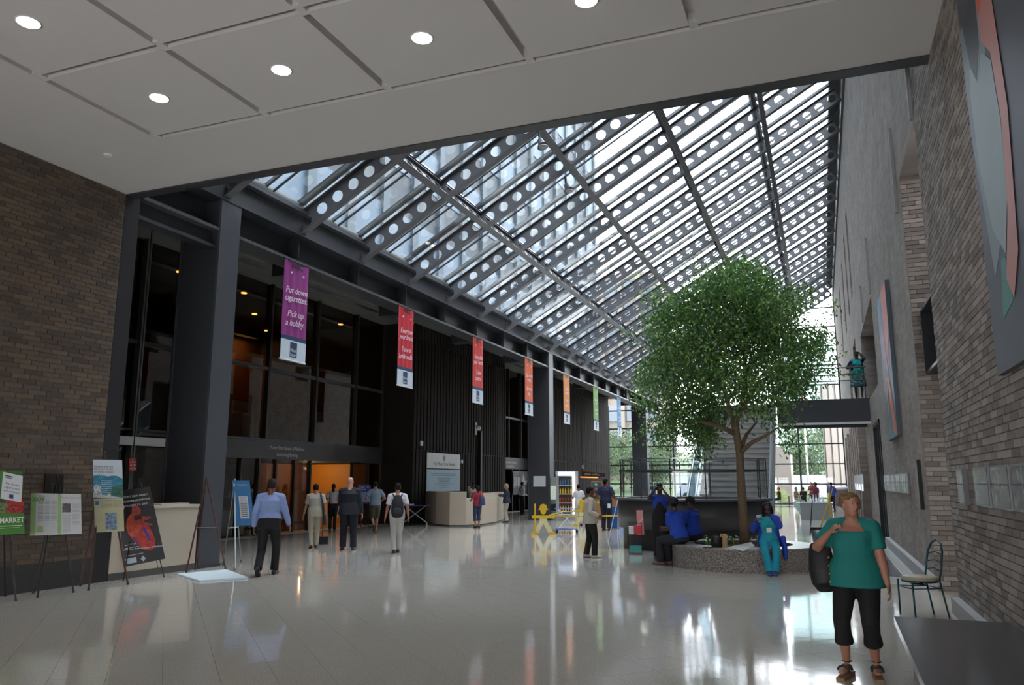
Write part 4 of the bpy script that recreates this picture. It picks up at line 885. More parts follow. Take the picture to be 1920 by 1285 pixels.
m_ = MB(); P_.text(m_, 'MOUNT SINAI HEART', .5, .9, .032, .42, bold=.02); P_.text(m_, 'ANTITHROMBOSIS SYMPOSIUM', .5, .84, .03, .46, bold=.02); P_.text(m_, 'OCTOBER 23, 2009', .48, .78, .032, .4, bold=.02); P_.text(m_, 'At the New York Academy of Medicine', .5, .2, .028, .56, bold=.02, rot=R(-6))
[P_.rect(m_, .08, v_, .5, v_ + .006) for v_ in (.27, .23, .13)]; m_.build('lettering', mat('print_pale', 'd6d2d4', .6), o)
m_ = MB(); P_.rect(m_, .06, .03, .32, .1); P_.shape(m_, [(.42, .06), (.48, .1), (.54, .06), (.48, .02)]); m_.build('logo', mat('logo_pale', 'b9c4d6'), o)
m_ = MB(); P_.rect(m_, .7, .68, .92, .8, .003); m_.build('small_photo', mat('photo_dark', '2d3138', .5, 0, .8, 50), o)
# blue board
P_, o = board('directory_board', [(435, 901), (468, 901), (477, 985), (443, 986)], EC[5], 'bright blue notice board with a white list on silver easel', 'board', mat('board_blue', '2f73a8', .5, 0, .03, 2), tilt=.05)
m_ = MB(); P_.rect(m_, .28, .15, .78, .64); P_.rect(m_, .06, .86, .14, .93); m_.build('list', mat('paper', ''), o)
m_ = MB(); P_.text(m_, 'Alumni Reunion', .55, .9, .035, .2); m_.build('lettering', mat('print_white', ''), o)
m_ = MB(); [P_.rect(m_, .34, .6 - k * .045, .72, .612 - k * .045, .005) for k in range(10)]; m_.build('print', mat('ink', ''), o)
q0 = [G(u, v) for u, v in ((332, 1079), (424, 1071), (466, 1086), (374, 1092))]
fb_ = thing('foam_board', (q0[0] + q0[2]) * .5, 'blank white foam board lying on the floor before the empty easel', 'board')
MB().slab(*[q + Vector((0, 0, .03)) for q in (q0[0], q0[3], q0[2], q0[1])], (0, 0, 1), .028).build('sheet', mat('foam_white', 'd5e4ea', .5, 0, .01), fb_)
# red sign hanging in the bay
rs = thing('hanging_sign', PX(249, 871, -14), 'small red two-sided sign hanging behind the counter', 'sign')
P_ = Panel(PX(242, 860, -14), PX(256, 860, -14), PX(256, 883, -14), PX(242, 883, -14)); m_ = MB(); P_.body(m_, .04); m_.build('plate', mat('sign_red', 'b3252a', .5), rs)
m_ = MB(); P_.rect(m_, .46, 0, .54, 1); [P_.rect(m_, a, v_, a + .2, v_ + .1) for a in (.14, .64) for v_ in (.15, .4, .65)]; m_.build('print', mat('print_white', ''), rs)
p_ = PX(249, 860, -14); MB().tube(p_, (p_.x, p_.y, 8.22), .012).build('hanger', blackm, rs)
# poster beside the first entrance
P_, o = board('event_poster', [(671, 908), (695, 909), (697, 945), (673, 945)], (-16.0, 25.0), 'blue and violet event poster beside the entrance doors', 'poster', mat('poster_violet', '3a3f9a', .5, 0, .2, 4))
m_ = MB(); P_.rect(m_, .05, .1, .95, .6); m_.build('picture', mat('poster_sky', '7fa0cf', .5, 0, .2, 4), o)
m_ = MB(); P_.text(m_, 'HEALTH', .45, .85, .07, .4); P_.text(m_, 'FAIR', .4, .72, .07, .3); m_.build('lettering', mat('print_white', ''), o)
for a in (.2, .8): MB().tube(P_.P(a, 0, -.02), Vector((P_.P(a, 0).x, P_.P(a, 0).y, 0)), .015).build('leg', blk2, o)
# black and white photo mural in the second entrance
pm = thing('photo_mural', (XF + .3, 43.5, 1), 'large black and white photograph panel by second entrance', 'photograph')
P_ = xpanel(XF + .28, 42.7, 46.1, .95, 2.3); m_ = MB(); P_.body(m_, .04); m_.build('panel', mat('mural_grey', '55575a', .5, 0, .9, 1.6), pm)
m_ = MB(); P_.shape(m_, [(.4, .5), (.5, .95), (.56, .6), (.7, .62), (.62, .4)]); [P_.rect(m_, .05 + k * .08, .35, .1 + k * .08, .75) for k in range(4)]; P_.rect(m_, .82, .3, .95, .98); m_.build('bright_shapes', mat('mural_pale', 'b5b6b7', .5), pm)
m_ = MB(); P_.shape(m_, [(.0, 0), (1, 0), (1, .2), (.7, .35), (.3, .25), (0, .3)]); m_.build('dark_shapes', mat('mural_dark', '222326', .5), pm)
ms = thing('white_notice', (XL, 34.5, 1.5), 'blank white notice fixed low on the second column', 'notice')
P_ = Panel(*[PY(u, v, 34.17) for u, v in ((1000, 893), (1023, 893), (1023, 913), (1000, 913))]); m_ = MB(); P_.body(m_, .01); m_.build('sheet', mat('paper', ''), ms)
# ------------------------------------------------------------------ right foreground: stone bench, chair, frames, paintings
bt = thing('stone_bench', (1.0, 6.4, 0), 'dark granite slab bench along the brick wall in the near corner', 'bench')
gr = mat('dark_granite_top', '34363b', .22, 0, .25, 60, spec=.6)
MB().slab((.47, 3.6, .47), (XR - .11, 3.6, .47), (XR - .11, 8.25, .47), (.52, 8.25, .47), (0, 0, 1), .07).build('seat_slab', gr, bt)
for y in (7.6, 5.6): MB().box(.62, 1.4, y, y + .35, 0, .4).build('support', mat('support_stone', '8d8378', .8, 0, .2, 30), bt)
MB().box(.95, 1.0, 4, 8.0, .05, .4).build('stretcher', blackm, bt)
bx = thing('carton', (.78, 7.1, 0), 'tan carton pushed under the dark bench', 'box'); MB().box(.66, 1.0, 6.7, 7.2, 0, .26).build('box', mat('carton_tan', '8d7358', .8), bx); MB().box(.66, 1.0, 6.93, 6.97, .26, .263).build('tape', mat('tape', 'b39a78'), bx)
ct = mat('chair_teal', '1f4b52', .3, .4, .05, 4)
def bistro_chair(x, y, a, label, group=None, s=1.0):
    t = thing('bistro_chair', (x, y, 0), label, 'chair', group); ca, sa = math.cos(a), math.sin(a)
    def W(px_, py_, z): return Vector((x + (px_ * ca - py_ * sa) * s, y + (px_ * sa + py_ * ca) * s, z * s))   # +px forward of the seat
    for fx, fy, bx_ in ((.19, .17, .19), (.19, -.17, .19), (-.17, .16, -.25), (-.17, -.16, -.25)):
        MB().tube(W(bx_, fy * 1.05, 0), W(fx, fy, .45), .0115).build('leg', ct, t, True)
    m_ = MB()
    for p, q in (((.19, .17), (-.19, .16)), ((.19, -.17), (-.19, -.16)), ((.19, .17), (.19, -.17)), ((-.19, .16), (-.19, -.16))): m_.tube(W(*p, .36), W(*q, .36), .007)
    m_.build('stretcher', ct, t, True)
    m_ = MB(); pts = [W(.2 * math.cos(q) * 1.05, .2 * math.sin(q), .44) for q in np.linspace(0, 2 * PI, 25)]; m_.loft(pts, [.012] * 25, n=6); m_.build('seat_frame', ct, t, True)
    m_ = MB(); m_.loft([W(0, 0, .445), W(0, 0, .455), W(0, 0, .49), W(0, 0, .502)], [.195 * s, .21 * s, .21 * s, .185 * s], n=24); m_.build('seat', mat('seat_vinyl', 'a69a86', .5), t, True)
    arch = [(-.17, .16, .45), (-.2, .17, .62), (-.235, .16, .8), (-.26, .11, .9), (-.27, 0, .95), (-.26, -.11, .9), (-.235, -.16, .8), (-.2, -.17, .62), (-.17, -.16, .45)]
    MB().loft([W(*p) for p in arch], [.0125] * 9, n=8).build('back_frame', ct, t, True)
    for z in (.57, .67, .77): k = -.17 - (z - .45) * .19; MB().loft([W(k, .16, z), W(k - .012, 0, z + .03), W(k, -.16, z)], [.008] * 3, n=6).build('back_slat', ct, t, True)
    return t
bistro_chair(1.06, 11.55, PI + .42, 'teal metal bistro chair with a beige seat beside the wall')
# photograph strips on the near wall
def frame(y0, y1, z0, z1, X, m, label, grp=None, div=True, d=.05):
    t = thing('picture_frame', (X, (y0 + y1) / 2, z0), label, 'photograph', grp)
    MB().box(X - d, X, y0, y1, z0, z1).build('frame', mat('frame_grey', '6f6f72', .3, .2), t)
    P_ = Panel((X - d - .001, y1, z1), (X - d - .001, y0, z1), (X - d - .001, y0, z0), (X - d - .001, y1, z0))
    b = MB(); P_.rect(b, .06, .05, .94, .95, .002, .002); b.build('print', m, t)
    if div: b = MB(); P_.rect(b, .05, .55, .95, .58, .005, .002); b.build('divider', mat('frame_dark', '2b2b2d', .4), t)
    return t
phm = [mat('print_mix_%d' % k, c, .25, 0, .85, 7 + k, spec=.6) for k, c in enumerate(['6b6662', '55555a', '7a746c', '5c5651'])]
frame(10.45, 10.9, 1.42, 1.83, XR, phm[0], 'single photo print hanging apart at the end of the near row', 'photo prints on the near wall')
names_ = ['first photo print of the near row, beside the gap', 'second photo print of the near row from the gap', 'third photo print of the near row from the gap', 'fourth photo print of the near row from the gap', 'fifth photo print of the near row from the gap', 'sixth photo print of the near row from the gap']
for k in range(6): y = 9.88 - .47 * k; frame(y - .45, y, 1.43, 1.83, XR, phm[k % 4], names_[k], 'photo prints on the near wall', d=.03 + .02 * (k % 2))
o_ = ['blue tinted print at the near end of the far row', 'print next to the near end of the far row']
for k in range(14):
    y = 17.0 + k * .46
    frame(y, y + .42, 1.45, 1.85, XR, phm[(k * 3) % 4] if k % 3 else mat('print_blue_mix', '5a6f9a', .3, 0, .8, 9), o_[k] if k < 2 else ['third', 'fourth', 'fifth', 'sixth', 'seventh', 'eighth', 'ninth', 'tenth', 'eleventh', 'twelfth', 'thirteenth', 'last'][k - 2] + ' print from the near end of the long far row', 'photo prints in the long far row', d=.04)
dp_ = thing('directory_plate', (XR, 15.0, 1.2), 'slim dark plate on the brick wall right of the far photo row', 'plate')
MB().box(XR - .05, XR, 15.05, 15.4, 1.25, 2.0).build('plate', mat('plate_grey', '77716c', .4), dp_); MB().box(XR - .06, XR, 14.98, 15.05, 1.22, 2.05).build('edge', blackm, dp_)
# tall painting further along the wall
def painting(label, y0, y1, z0, z1, X, base, shapes, depth=.08, vk=0.0):
    t = thing('painting', (X, (y0 + y1) / 2, z0), label, 'painting')
    P_ = Panel((X - depth, y1, z1), (X - depth, y0, z1), (X - depth, y0, z0), (X - depth, y1, z0)); b = MB(); P_.body(b, depth - .005); b.build('canvas', base, t)
    for i, (m, uv) in enumerate(shapes): b = MB(); P_.shape(b, [(u_, v_ * (1 - vk * v_)) for u_, v_ in uv], .002 + .0015 * (i % 6), .0015); b.build('colour_field', m, t)
    return t
C_ = lambda k, c: mat('paint_' + k, c, .55, 0, .12, 1.5)
painting('slim abstract painting in blue, violet and orange on the brick wall', 17.8, 20.3, 2.62, 5.87, XR, C_('slate', '54606e'),
         [(C_('sky', '4f8fb0'), [(0, 1), (.45, 1), (.55, .5), (.1, .72)]), (C_('violet', '5a5f9c'), [(.0, .8), (.4, 1), (.62, .48), (.3, .45)]), (C_('coral', 'd2664e'), [(.45, 1), (1, 1), (1, .72), (.75, .45), (.6, .55)]), (C_('coral', ''), [(.25, .75), (.35, .8), (.62, .46), (.55, .45)]),
          (C_('coral', ''), [(.45, .4), (.62, .42), (1, .06), (1, .0), (.72, .03)]), (C_('amber', 'd79a52'), [(.38, .42), (.46, .42), (.36, .06), (.3, .02)]), (C_('deep_violet', '3f4267'), [(.0, .7), (.3, .46), (.4, .4), (.3, .2), (0, .3)]), (C_('blue2', '3a7c96'), [(.2, 0), (.9, 0), (.5, .22), (.35, .2)])])
T_ = lambda pts: pts
painting('huge abstract mural of grey leaf shapes with a salmon band on the near wall', 5.0, 7.95, 2.6, 6.85, XR, C_('dusk', '424551'),
         [(C_('pale_slate', '6e7d86'), [(0, 1), (.3, 1), (.32, .3), (.12, .2), (0, .62)]), (C_('charcoal', '35383e'), [(.04, 1), (.26, 1), (.24, .8), (.16, .72), (.1, .8)]), (C_('mist', '84969b'), [(.06, .72), (.1, .8), (.18, .7), (.26, .76), (.36, .68), (.39, .5), (.36, .32), (.28, .22), (.16, .3), (.07, .5)]),
          (C_('orange', 'c4552c'), [(.26, 1), (.44, 1), (.44, .88), (.36, .9), (.28, .86)]), (C_('salmon', 'b37a74'), [(.27, .86), (.35, .9), (.44, .88), (.48, .5), (.42, .2), (.32, .12), (.26, .17), (.36, .3), (.4, .5), (.37, .7), (.28, .78)]), (C_('rose', 'a3324d'), [(.38, 1), (.6, 1), (.52, .93), (.44, .9)]),
          (C_('jade', '357b73'), [(.21, .22), (.26, .22), (.3, .12), (.1, .13), (.14, .1)][0:3] + [(.16, .1)]), (C_('dark_leaf', '2b2d33'), [(.4, .93), (.52, .9), (.5, .82), (.46, .88)])], .06, .22)

# ------------------------------------------------------------------ middle distance: barriers, trolley, stands
yel = mat('safety_yellow', 'd9b117', .5, 0, .04, 3)
def caution_figure(px_c, px_f, hgt, label, mirror=1, rot=0.0):
    c = G(px_c, px_f); t = thing('caution_figure', c, label, 'barrier', 'yellow worker-shaped floor barriers')
    n = Vector((c.x, c.y, 0)).normalized(); n = Matrix.Rotation(rot, 3, 'Z') @ n; r_ = Vector((n.y, -n.x, 0))
    def S(pts, name, d=0.0): MB().poly([c + r_ * (a * hgt * mirror) + Vector((0, 0, b * hgt)) - n * d for a, b in pts], -n, .025).build(name, yel, t)
    S([(-.12, .60), (.12, .60), (.13, .42), (.36, .02), (.18, .02), (0, .36), (-.18, .02), (-.36, .02), (-.13, .42)], 'torso')
    S([(-.38, .52), (-.38, .62), (.38, .62), (.38, .52)], 'arms', .002)
    S([(.1 * math.cos(a), .78 + .13 * math.sin(a)) for a in np.linspace(0, 2 * PI, 16)[:-1]], 'head', .003); S([(-.17, .8), (.17, .8), (.13, .86), (.1, .96), (0, 1.0), (-.1, .96), (-.13, .86)], 'helmet', .005)
    S([(-.42, .0), (-.2, .0), (-.2, .08), (-.36, .1)], 'shoe', .004); S([(.42, .0), (.2, .0), (.2, .08), (.36, .1)], 'shoe', .004); S([(-.3, .08), (-.25, .08), (-.25, 1.0), (-.3, 1.0)], 'sign_pole', .006)
    S([(-.05, .70), (.05, .70), (.03, .67), (-.03, .67)], 'mouth', .005); t.children[-1].data.materials[0] = mat('safety_pale', 'd8cf9a')
    return c
ca_ = caution_figure(1019, 1003, .98, 'yellow plywood worker figure standing before the second column'); cb_ = caution_figure(1092, 987, 1.02, 'yellow worker figure half hidden behind the woman in the cream jacket', -1, .5)
sd_ = G(1160, 1000)
tp_ = thing('barrier_tape', ca_ + Vector((0, 0, .6)), 'yellow barrier tape strung between figure and white stand', 'tape'); 
pa, pb, pcn = ca_ + Vector((.2, -.05, .62)), PD(1098, 969, G(1098, 1000)), PD(1163, 967, G(1163, 1000))
MB().loft([pa, pa.lerp(pb, .5) - Vector((0, 0, .02)), pb, pcn], [(.004, .022)] * 4, n=4, ref=(0, 1, 0)).build('tape', yel, tp_)
MB().loft([pa, PD(1062, 958, G(1092, 980))], [(.004, .02)] * 2, n=4, ref=(0, 1, 0)).build('tape_tail', yel, tp_)
g_ = G(1156, 1015); es = thing('white_a_frame', g_, 'white folding stand beside the dark round parapet', 'stand')
for f_ in ((1140, 1016), (1163, 1010), (1158, 1003)): MB().tube(G(*f_), PD(1160, 930, g_), .012).build('leg', whitep, es)
# two-tier folding trolley
def folding_table(u, v, label, top='3b62a8', wid=.8, h=.8, cat='trolley', wheels=True, tier=True):
    c = G(u, v); t = thing('folding_trolley' if wheels else 'folding_table', c, label, cat); n = Vector((c.x, c.y, 0)).normalized(); r_ = Vector((n.y, -n.x, 0))
    def W(a, b, z): return c + r_ * a + n * b + Vector((0, 0, z))
    def plate(z, w, nm, m): MB().slab(W(-w, -.22, z), W(w, -.22, z), W(w, .22, z), W(-w, .22, z), (0, 0, 1), .025).build(nm, m, t)
    plate(h, wid / 2, 'top', mat('edge_' + top, top, .4))
    if tier: plate(.13, wid * .45, 'shelf', mat('edge_' + top, ''))
    for b in (-.2, .2):
        MB().tube(W(-wid * .42, b, .1), W(wid * .36, b, h - .03), .014).build('cross_leg', chrome, t); MB().tube(W(wid * .42, b, .1), W(-wid * .36, b, h - .03), .014).build('cross_leg', chrome, t)
        for a in (-wid * .42, wid * .42):
            MB().tube(W(a, b, .0), W(a, b, .13), .012).build('leg', chrome, t)
            if wheels: MB().tube(W(a - .0, b - .015, .045), W(a, b + .015, .045), .045, n=12).build('caster', blackm, t)
    return t, W
folding_table(1063, 999, 'folding trolley with blue edged shelves behind the yellow figure')
t_, Wt = folding_table(778, 986, 'folding table with violet edge left of the reception desk', '5a4ea0', 1.1, .78, 'table', False, False)
MB().box(*[f for p in zip(Wt(-.3, -.1, .79), Wt(-.05, .1, .83)) for f in sorted(p)]).build('leaflets', whitep, label='stack of white leaflets on the violet edged folding table', cat='leaflets')
# pink/red stand and teal box by the parapet
g_ = G(1192, 1040); ws = thing('wire_rack', g_, 'black wire rack holding red and pink leaflets at the parapet', 'rack'); n = Vector((g_.x, g_.y, 0)).normalized(); r_ = Vector((n.y, -n.x, 0))
for a in (-.16, .16):
    for b in (0, .22): MB().tube(g_ + r_ * a + n * b, g_ + r_ * a + n * b + Vector((0, 0, .72)), .006).build('upright', blackm, ws)
for z in (.03, .45, .72): MB().loft([g_ + r_ * a + n * b + Vector((0, 0, z)) for a, b in ((-.16, 0), (.16, 0), (.16, .22), (-.16, .22), (-.16, 0))], [.005] * 5, n=5).build('wire', blackm, ws)
def pbox(a0, a1, z0, z1, d0, d1, m, name, label, cat):
    P_ = [g_ + r_ * a + n * d for a, d in ((a0, d0), (a1, d0), (a1, d1), (a0, d1))]; b = MB(); b.poly([p + Vector((0, 0, z1)) for p in P_], (0, 0, 1), z1 - z0); t = thing(name, P_[0] + Vector((0, 0, z0)), label, cat); b.build('box', m, t); return t
redm = mat('leaflet_red', 'd0323f', .5); pink = mat('leaflet_pink', 'e2938e', .5)
pbox(-.02, .15, .46, .66, .02, .2, redm, 'leaflet_box', 'red leaflet box on the upper wires of the rack', 'box'); pbox(-.15, -.03, .46, .64, .02, .2, whitep, 'leaflet_box', 'white leaflet box beside the red one on the rack', 'box')
pbox(-.14, .14, .04, .19, .03, .2, mat('leaflet_teal', '3aa096', .5), 'leaflet_box', 'teal and white leaflet box at the bottom of the rack', 'box')
hb_ = thing('pink_header', PD(1200, 975, g_), 'tall pink header card standing in the wire rack', 'card'); P_ = Panel(*[PD(u, v, g_ + n * .1) for u, v in ((1193, 957), (1205, 957), (1208, 1003), (1195, 1003))]); b = MB(); P_.body(b, .01); b.build('card', pink, hb_)
b = MB(); P_.shape(b, [(.1, .45), (.9, .7), (.9, .6), (.1, .38)]); b.build('pale_ribbon', mat('pink_pale', 'efc4c0'), hb_)
# blue bins beside the navy shirted man
for u, v, w, h, lab in ((1153, 992, .5, .75, 'tall blue plastic bin behind the man in navy'), (1166, 985, .45, .5, 'lower blue bin beside the dark round parapet')):
    c = G(u, v); b = MB(); b.loft([c + Vector((0, 0, .02)), c + Vector((0, 0, h))], [(w * .42, w * .35), (w * .5, w * .42)], n=4, ref=(1, 1, 0)); t = thing('blue_bin', c, lab, 'bin'); b.build('tub', mat('bin_blue', '1f5fa8', .5), t)
    MB().loft([c + Vector((0, 0, h)), c + Vector((0, 0, h + .04))], [(w * .53, w * .45)] * 2, n=4, ref=(1, 1, 0)).build('rim', mat('bin_blue_dark', '17497f', .5), t)
# ------------------------------------------------------------------ coffee corner
def cbox(name, u, v, w, d, h, m, label, cat, parts=()):
    c = G(u, v); n = Vector((c.x, c.y, 0)).normalized(); r_ = Vector((n.y, -n.x, 0)); t = thing(name, c, label, cat)
    def bx_(a0, a1, d0, d1, z0, z1, nm, mm): MB().poly([c + r_ * a + n * dd + Vector((0, 0, z1)) for a, dd in ((a0, d0), (a1, d0), (a1, d1), (a0, d1))], (0, 0, 1), z1 - z0).build(nm, mm, t)
    bx_(-w / 2, w / 2, 0, d, 0, h, 'body', m)
    for p in parts: bx_(*p)
    return t, c, n, r_
# display cooler (its shelves full of bottles)
glow = mat('cooler_lamp', 'ffffff', emit='fff4e0', estr=2.2); 
t, c, n, r_ = cbox('drinks_cooler', 1064, 977, 1.0, .7, 2.15, mat('cooler_grey', '9b9c9c', .4), 'lit upright drinks cooler behind the yellow figures', 'cooler',
     [(-.36, .22, -.02, .0, .3, 1.9, 'interior', mat('cooler_inside', '3a332c', .6)), (.24, .34, -.05, -.0, .3, 1.95, 'door_lamp', glow), (-.4, .36, -.05, 0, 1.95, 2.12, 'header', mat('cooler_header', 'd8e0ee', .4, emit='c9d8ff', estr=.6)), (-.38, .24, -.12, -.02, .25, .3, 'lip', whitep)])
for s_ in range(4):
    z = .4 + s_ * .38
    MB().poly([c + r_ * a + n * dd + Vector((0, 0, z)) for a, dd in ((-.36, -.1), (.22, -.1), (.22, -.02), (-.36, -.02))], (0, 0, 1), .02).build('shelf', whitep, t)
    for b_ in range(5):
        p = c + r_ * (-.3 + b_ * .115) - n * .06 + Vector((0, 0, z)); tb = MB(); tb.loft([p, p + Vector((0, 0, .16)), p + Vector((0, 0, .2)), p + Vector((0, 0, .25))], [.036, .036, .015, .015], n=8)
        cc_ = ['c7a02a', '8c2f2a', 'c7a02a', '4a6b8c'][s_]; tb.build('bottle', mat('bottle_' + cc_, cc_, .25), label=['yellow', 'dark red', 'amber', 'blue'][s_] + ' bottle, ' + ['leftmost', 'second', 'middle', 'fourth', 'rightmost'][b_] + ' on the ' + ['lowest', 'second', 'third', 'top'][s_] + ' cooler shelf', cat='bottle', group='bottles in the drinks cooler')
cbox('vending_unit', 1037, 975, .7, .6, 1.9, mat('unit_grey', '8b8f8c', .5), 'slim pale vending unit beside the second column', 'machine', [(-.28, .2, -.03, 0, .9, 1.5, 'window', mat('unit_window', 'c6cfc2', .3, emit='dfe8d0', estr=.15)), (-.3, .25, -.03, 0, .4, .7, 'tray', blackm)])
t, c, n, r_ = cbox('coffee_bar', 1108, 975, 2.6, .8, 1.0, mat('bar_wood', '7a5433', .6, 0, .2, 5), 'wooden coffee bar with cabinets under the brown sign', 'counter', [(-1.32, 1.32, -.05, .82, 1.0, 1.05, 'counter_top', mat('bar_top', '3a332e', .3))])
for k in range(4): MB().poly([c + r_ * a - n * .01 + Vector((0, 0, .92)) for a in (-1.25 + k * .62, -.68 + k * .62)] + [c + r_ * a + n * .01 + Vector((0, 0, .92)) for a in (-.68 + k * .62, -1.25 + k * .62)], (0, 0, 1), .8).build('cabinet_door', mat('bar_wood_light', '96683d', .6, 0, .2, 5), t)
for k, (a, w, h, m, lab, cat) in enumerate([(-.9, .3, .45, 'espresso_black', 'black coffee machine on the wooden bar', 'coffee machine'), (.3, .5, .62, 'crate_wood', 'open wooden display crate on the coffee bar', 'crate'), (1.0, .3, .35, 'urn_grey', 'grey coffee urn on the wooden bar', 'urn')]):
    p = c + r_ * a + n * .3 + Vector((0, 0, 1.05)); mm = mat(m, {'espresso_black': '26282a', 'crate_wood': '93663c', 'urn_grey': '9a9c9e'}[m], .4)
    tt = thing({'coffee machine': 'coffee_machine', 'crate': 'wooden_crate', 'urn': 'coffee_urn'}[cat], p, lab, cat)
    def fr(a0, a1, z0, z1, nm, d0=-.12, d1=.12): MB().poly([p + r_ * x_ + n * y_ + Vector((0, 0, z1)) for x_, y_ in ((a0, d0), (a1, d0), (a1, d1), (a0, d1))], (0, 0, 1), z1 - z0).build(nm, mm, tt)
    if cat == 'crate': fr(-w / 2, w / 2, 0, .04, 'base'); fr(-w / 2, -w / 2 + .04, .04, h, 'side'); fr(w / 2 - .04, w / 2, .04, h, 'side'); fr(-w / 2, w / 2, h, h + .04, 'top'); fr(-w / 2 + .04, w / 2 - .04, .28, .31, 'shelf')
    elif cat == 'urn': MB().loft([p, p + Vector((0, 0, .28)), p + Vector((0, 0, .33))], [.12, .12, .05], n=12).build('body', mm, tt, True); fr(-.02, .02, .05, .09, 'tap', -.16, -.1)
    else: fr(-w / 2, w / 2, 0, .08, 'base'); fr(-w / 2, w / 2, .3, h, 'head'); fr(-w / 2, w / 2, .08, .3, 'back', .02, .12)
cs = thing('cafe_sign', PX(1100, 888, XB + 1.2), 'brown cafe sign with pale letters above an orange strip', 'sign')
P_ = Panel(*[PD(u, v, PX(1100, 888, XB + 1.2)) for u, v in ((1090, 884), (1135, 888), (1135, 895), (1090, 893))]); b = MB(); P_.body(b, .05); b.build('board', mat('sign_brown', '4a2a1e', .6), cs)
b = MB(); P_.text(b, 'plaza coffee', .45, .5, .14, 1.0, bold=.02); b.build('lettering', mat('sign_cream', 'c9bda6'), cs)
P_ = Panel(*[PD(u, v, PX(1100, 888, XB + 1.2)) for u, v in ((1088, 894), (1121, 895), (1121, 897), (1088, 896))]); b = MB(); P_.body(b, .05); b.build('lit_strip', mat('strip_orange', 'd07a35', .5, emit='ff8a3a', estr=1.0), cs)
for u in (1092, 1118):
    p0_ = PD(u, 886, PX(1100, 888, XB + 1.2)); MB().tube(p0_, (p0_.x, p0_.y, 8.2), .015).build('hanger', blackm, cs)
P_ = Panel(*[PD(u, v, PX(1063, 888, XB + .06)) for u, v in ((1053, 888), (1067, 888), (1067, 899), (1053, 899))]); cs = thing('cafe_poster', P_.c[3], 'small grey poster above the drinks cooler', 'poster'); b = MB(); P_.body(b, .03); b.build('sheet', mat('poster_grey', '9ca3a8', .5), cs); b = MB(); P_.shape(b, blob(.5, .4, .3, .22)); b.build('cup', mat('poster_cup', '55606a'), cs)

# ------------------------------------------------------------------ behind the foreground woman: table, mop bucket, bin
t, c, n, r_ = cbox('draped_table', 1532, 975, 1.35, .8, .76, mat('cloth_grey', '8e9294', .8, 0, .06, 3), 'table draped in grey cloth with white bottles on it', 'table', [(-.72, .72, -.04, .84, .76, .775, 'white_cover', mat('cover_white', 'e2e8ea', .6))])
MB().add([c - r_ * .7 + Vector((0, 0, .76)), c - r_ * 1.0 - n * .05 + Vector((0, 0, .72)), c - r_ * .68 - n * .06 + Vector((0, 0, .2)), c - r_ * .66 + n * .1 + Vector((0, 0, .3))], [(0, 1, 2), (0, 2, 3)]).build('hanging_corner', mat('cloth_mint', '9fc0b6', .7), t)
for k, (a, d, h) in enumerate([(-.35, .1, .3), (-.22, .2, .24), (-.1, .1, .3), (.02, .25, .28), (.15, .12, .32), (.28, .2, .22)]):
    p = c + r_ * a + n * d + Vector((0, 0, .776)); b = MB(); b.loft([p, p + Vector((0, 0, h * .55)), p + Vector((0, 0, h * .75)), p + Vector((0, 0, h))], [.045, .045, .018, .02], n=10)
    tt = thing('bottle', p, ['tall white bottle at the left end of the draped table', 'short white bottle behind the leftmost one', 'tall white bottle third along the draped table', 'white bottle fourth along the draped table', 'tallest white bottle near the yellow mop handles', 'short white bottle at the right end of the draped table'][k], 'bottle', 'white bottles on the draped table')
    b.build('body', mat('bottle_white', 'dfe9ef', .3), tt, True); MB().loft([p + Vector((0, 0, h)), p + Vector((0, 0, h + .03))], [.022, .02], n=10).build('cap', mat('bottle_cap', 'b8c6d0'), tt, True)
g_ = G(1536, 1022); bk_ = thing('mop_bucket', g_, 'dull metal mop bucket with black handle beyond the planter', 'bucket')
MB().loft([g_ + Vector((0, 0, .06)), g_ + Vector((0, 0, .4))], [.15, .19], n=16).build('pail', mat('pail_metal', '7d7f80', .4, .6), bk_, True); MB().box(g_.x - .2, g_.x + .2, g_.y - .12, g_.y + .1, .4, .47).build('wringer', blackm, bk_)
for a in (-.12, .12):
    for d in (-.1, .1): MB().ell(g_ + Vector((a, d, .035)), (.03, .03, .035), n=8, m=6).build('caster', blackm, bk_)
mopw = mat('mop_head', '8a5a3c', .9, 0, .3, 20)
for (u0, v0, u1, v1, lab) in ((1535, 1000, 1562, 915, 'yellow mop handle leaning in the bucket, crossing the other'), (1559, 1010, 1554, 905, 'upright yellow broom handle behind the woman in teal')):
    a_, b_ = PD(u0, v0, g_), PD(u1, v1, g_ + Vector((0, .15, 0))); mp = thing('mop', a_, lab, 'mop', 'yellow handled mops'); MB().tube(a_, b_, .016).build('handle', yel, mp)
    if u0 == 1559: a2 = Vector((a_.x, a_.y, 0)); MB().tube(a2 + Vector((0, 0, .1)), a_, .016).build('lower_handle', yel, mp); MB().loft([a2, a2 + Vector((0, 0, .12))], [(.14, .04), (.05, .03)], n=8).build('bristles', mopw, mp)
    else: MB().loft([a_ + Vector((0, 0, -.1)), a_], [.07, .03], n=8).build('mop_head', mopw, mp)
a_, b_ = PD(1519, 1005, g_), PD(1523, 938, g_); MB().loft([a_, b_], [.012, .012], n=6).build('handle_bar', blackm, bk_)
t, c, n, r_ = cbox('litter_bin', 1580, 950, .95, .9, 1.15, mat('bin_panel', '6f5f68', .5), 'litter bin with a curved white hood by the brick wall', 'bin')
MB().loft([c + n * .45 + Vector((0, 0, 1.15)), c + n * .45 + Vector((0, 0, 1.3)), c + n * .45 + Vector((0, 0, 1.38))], [(.52, .5), (.5, .48), (.3, .3)], n=20, ref=tuple(r_)).build('hood', whitep, t, True)
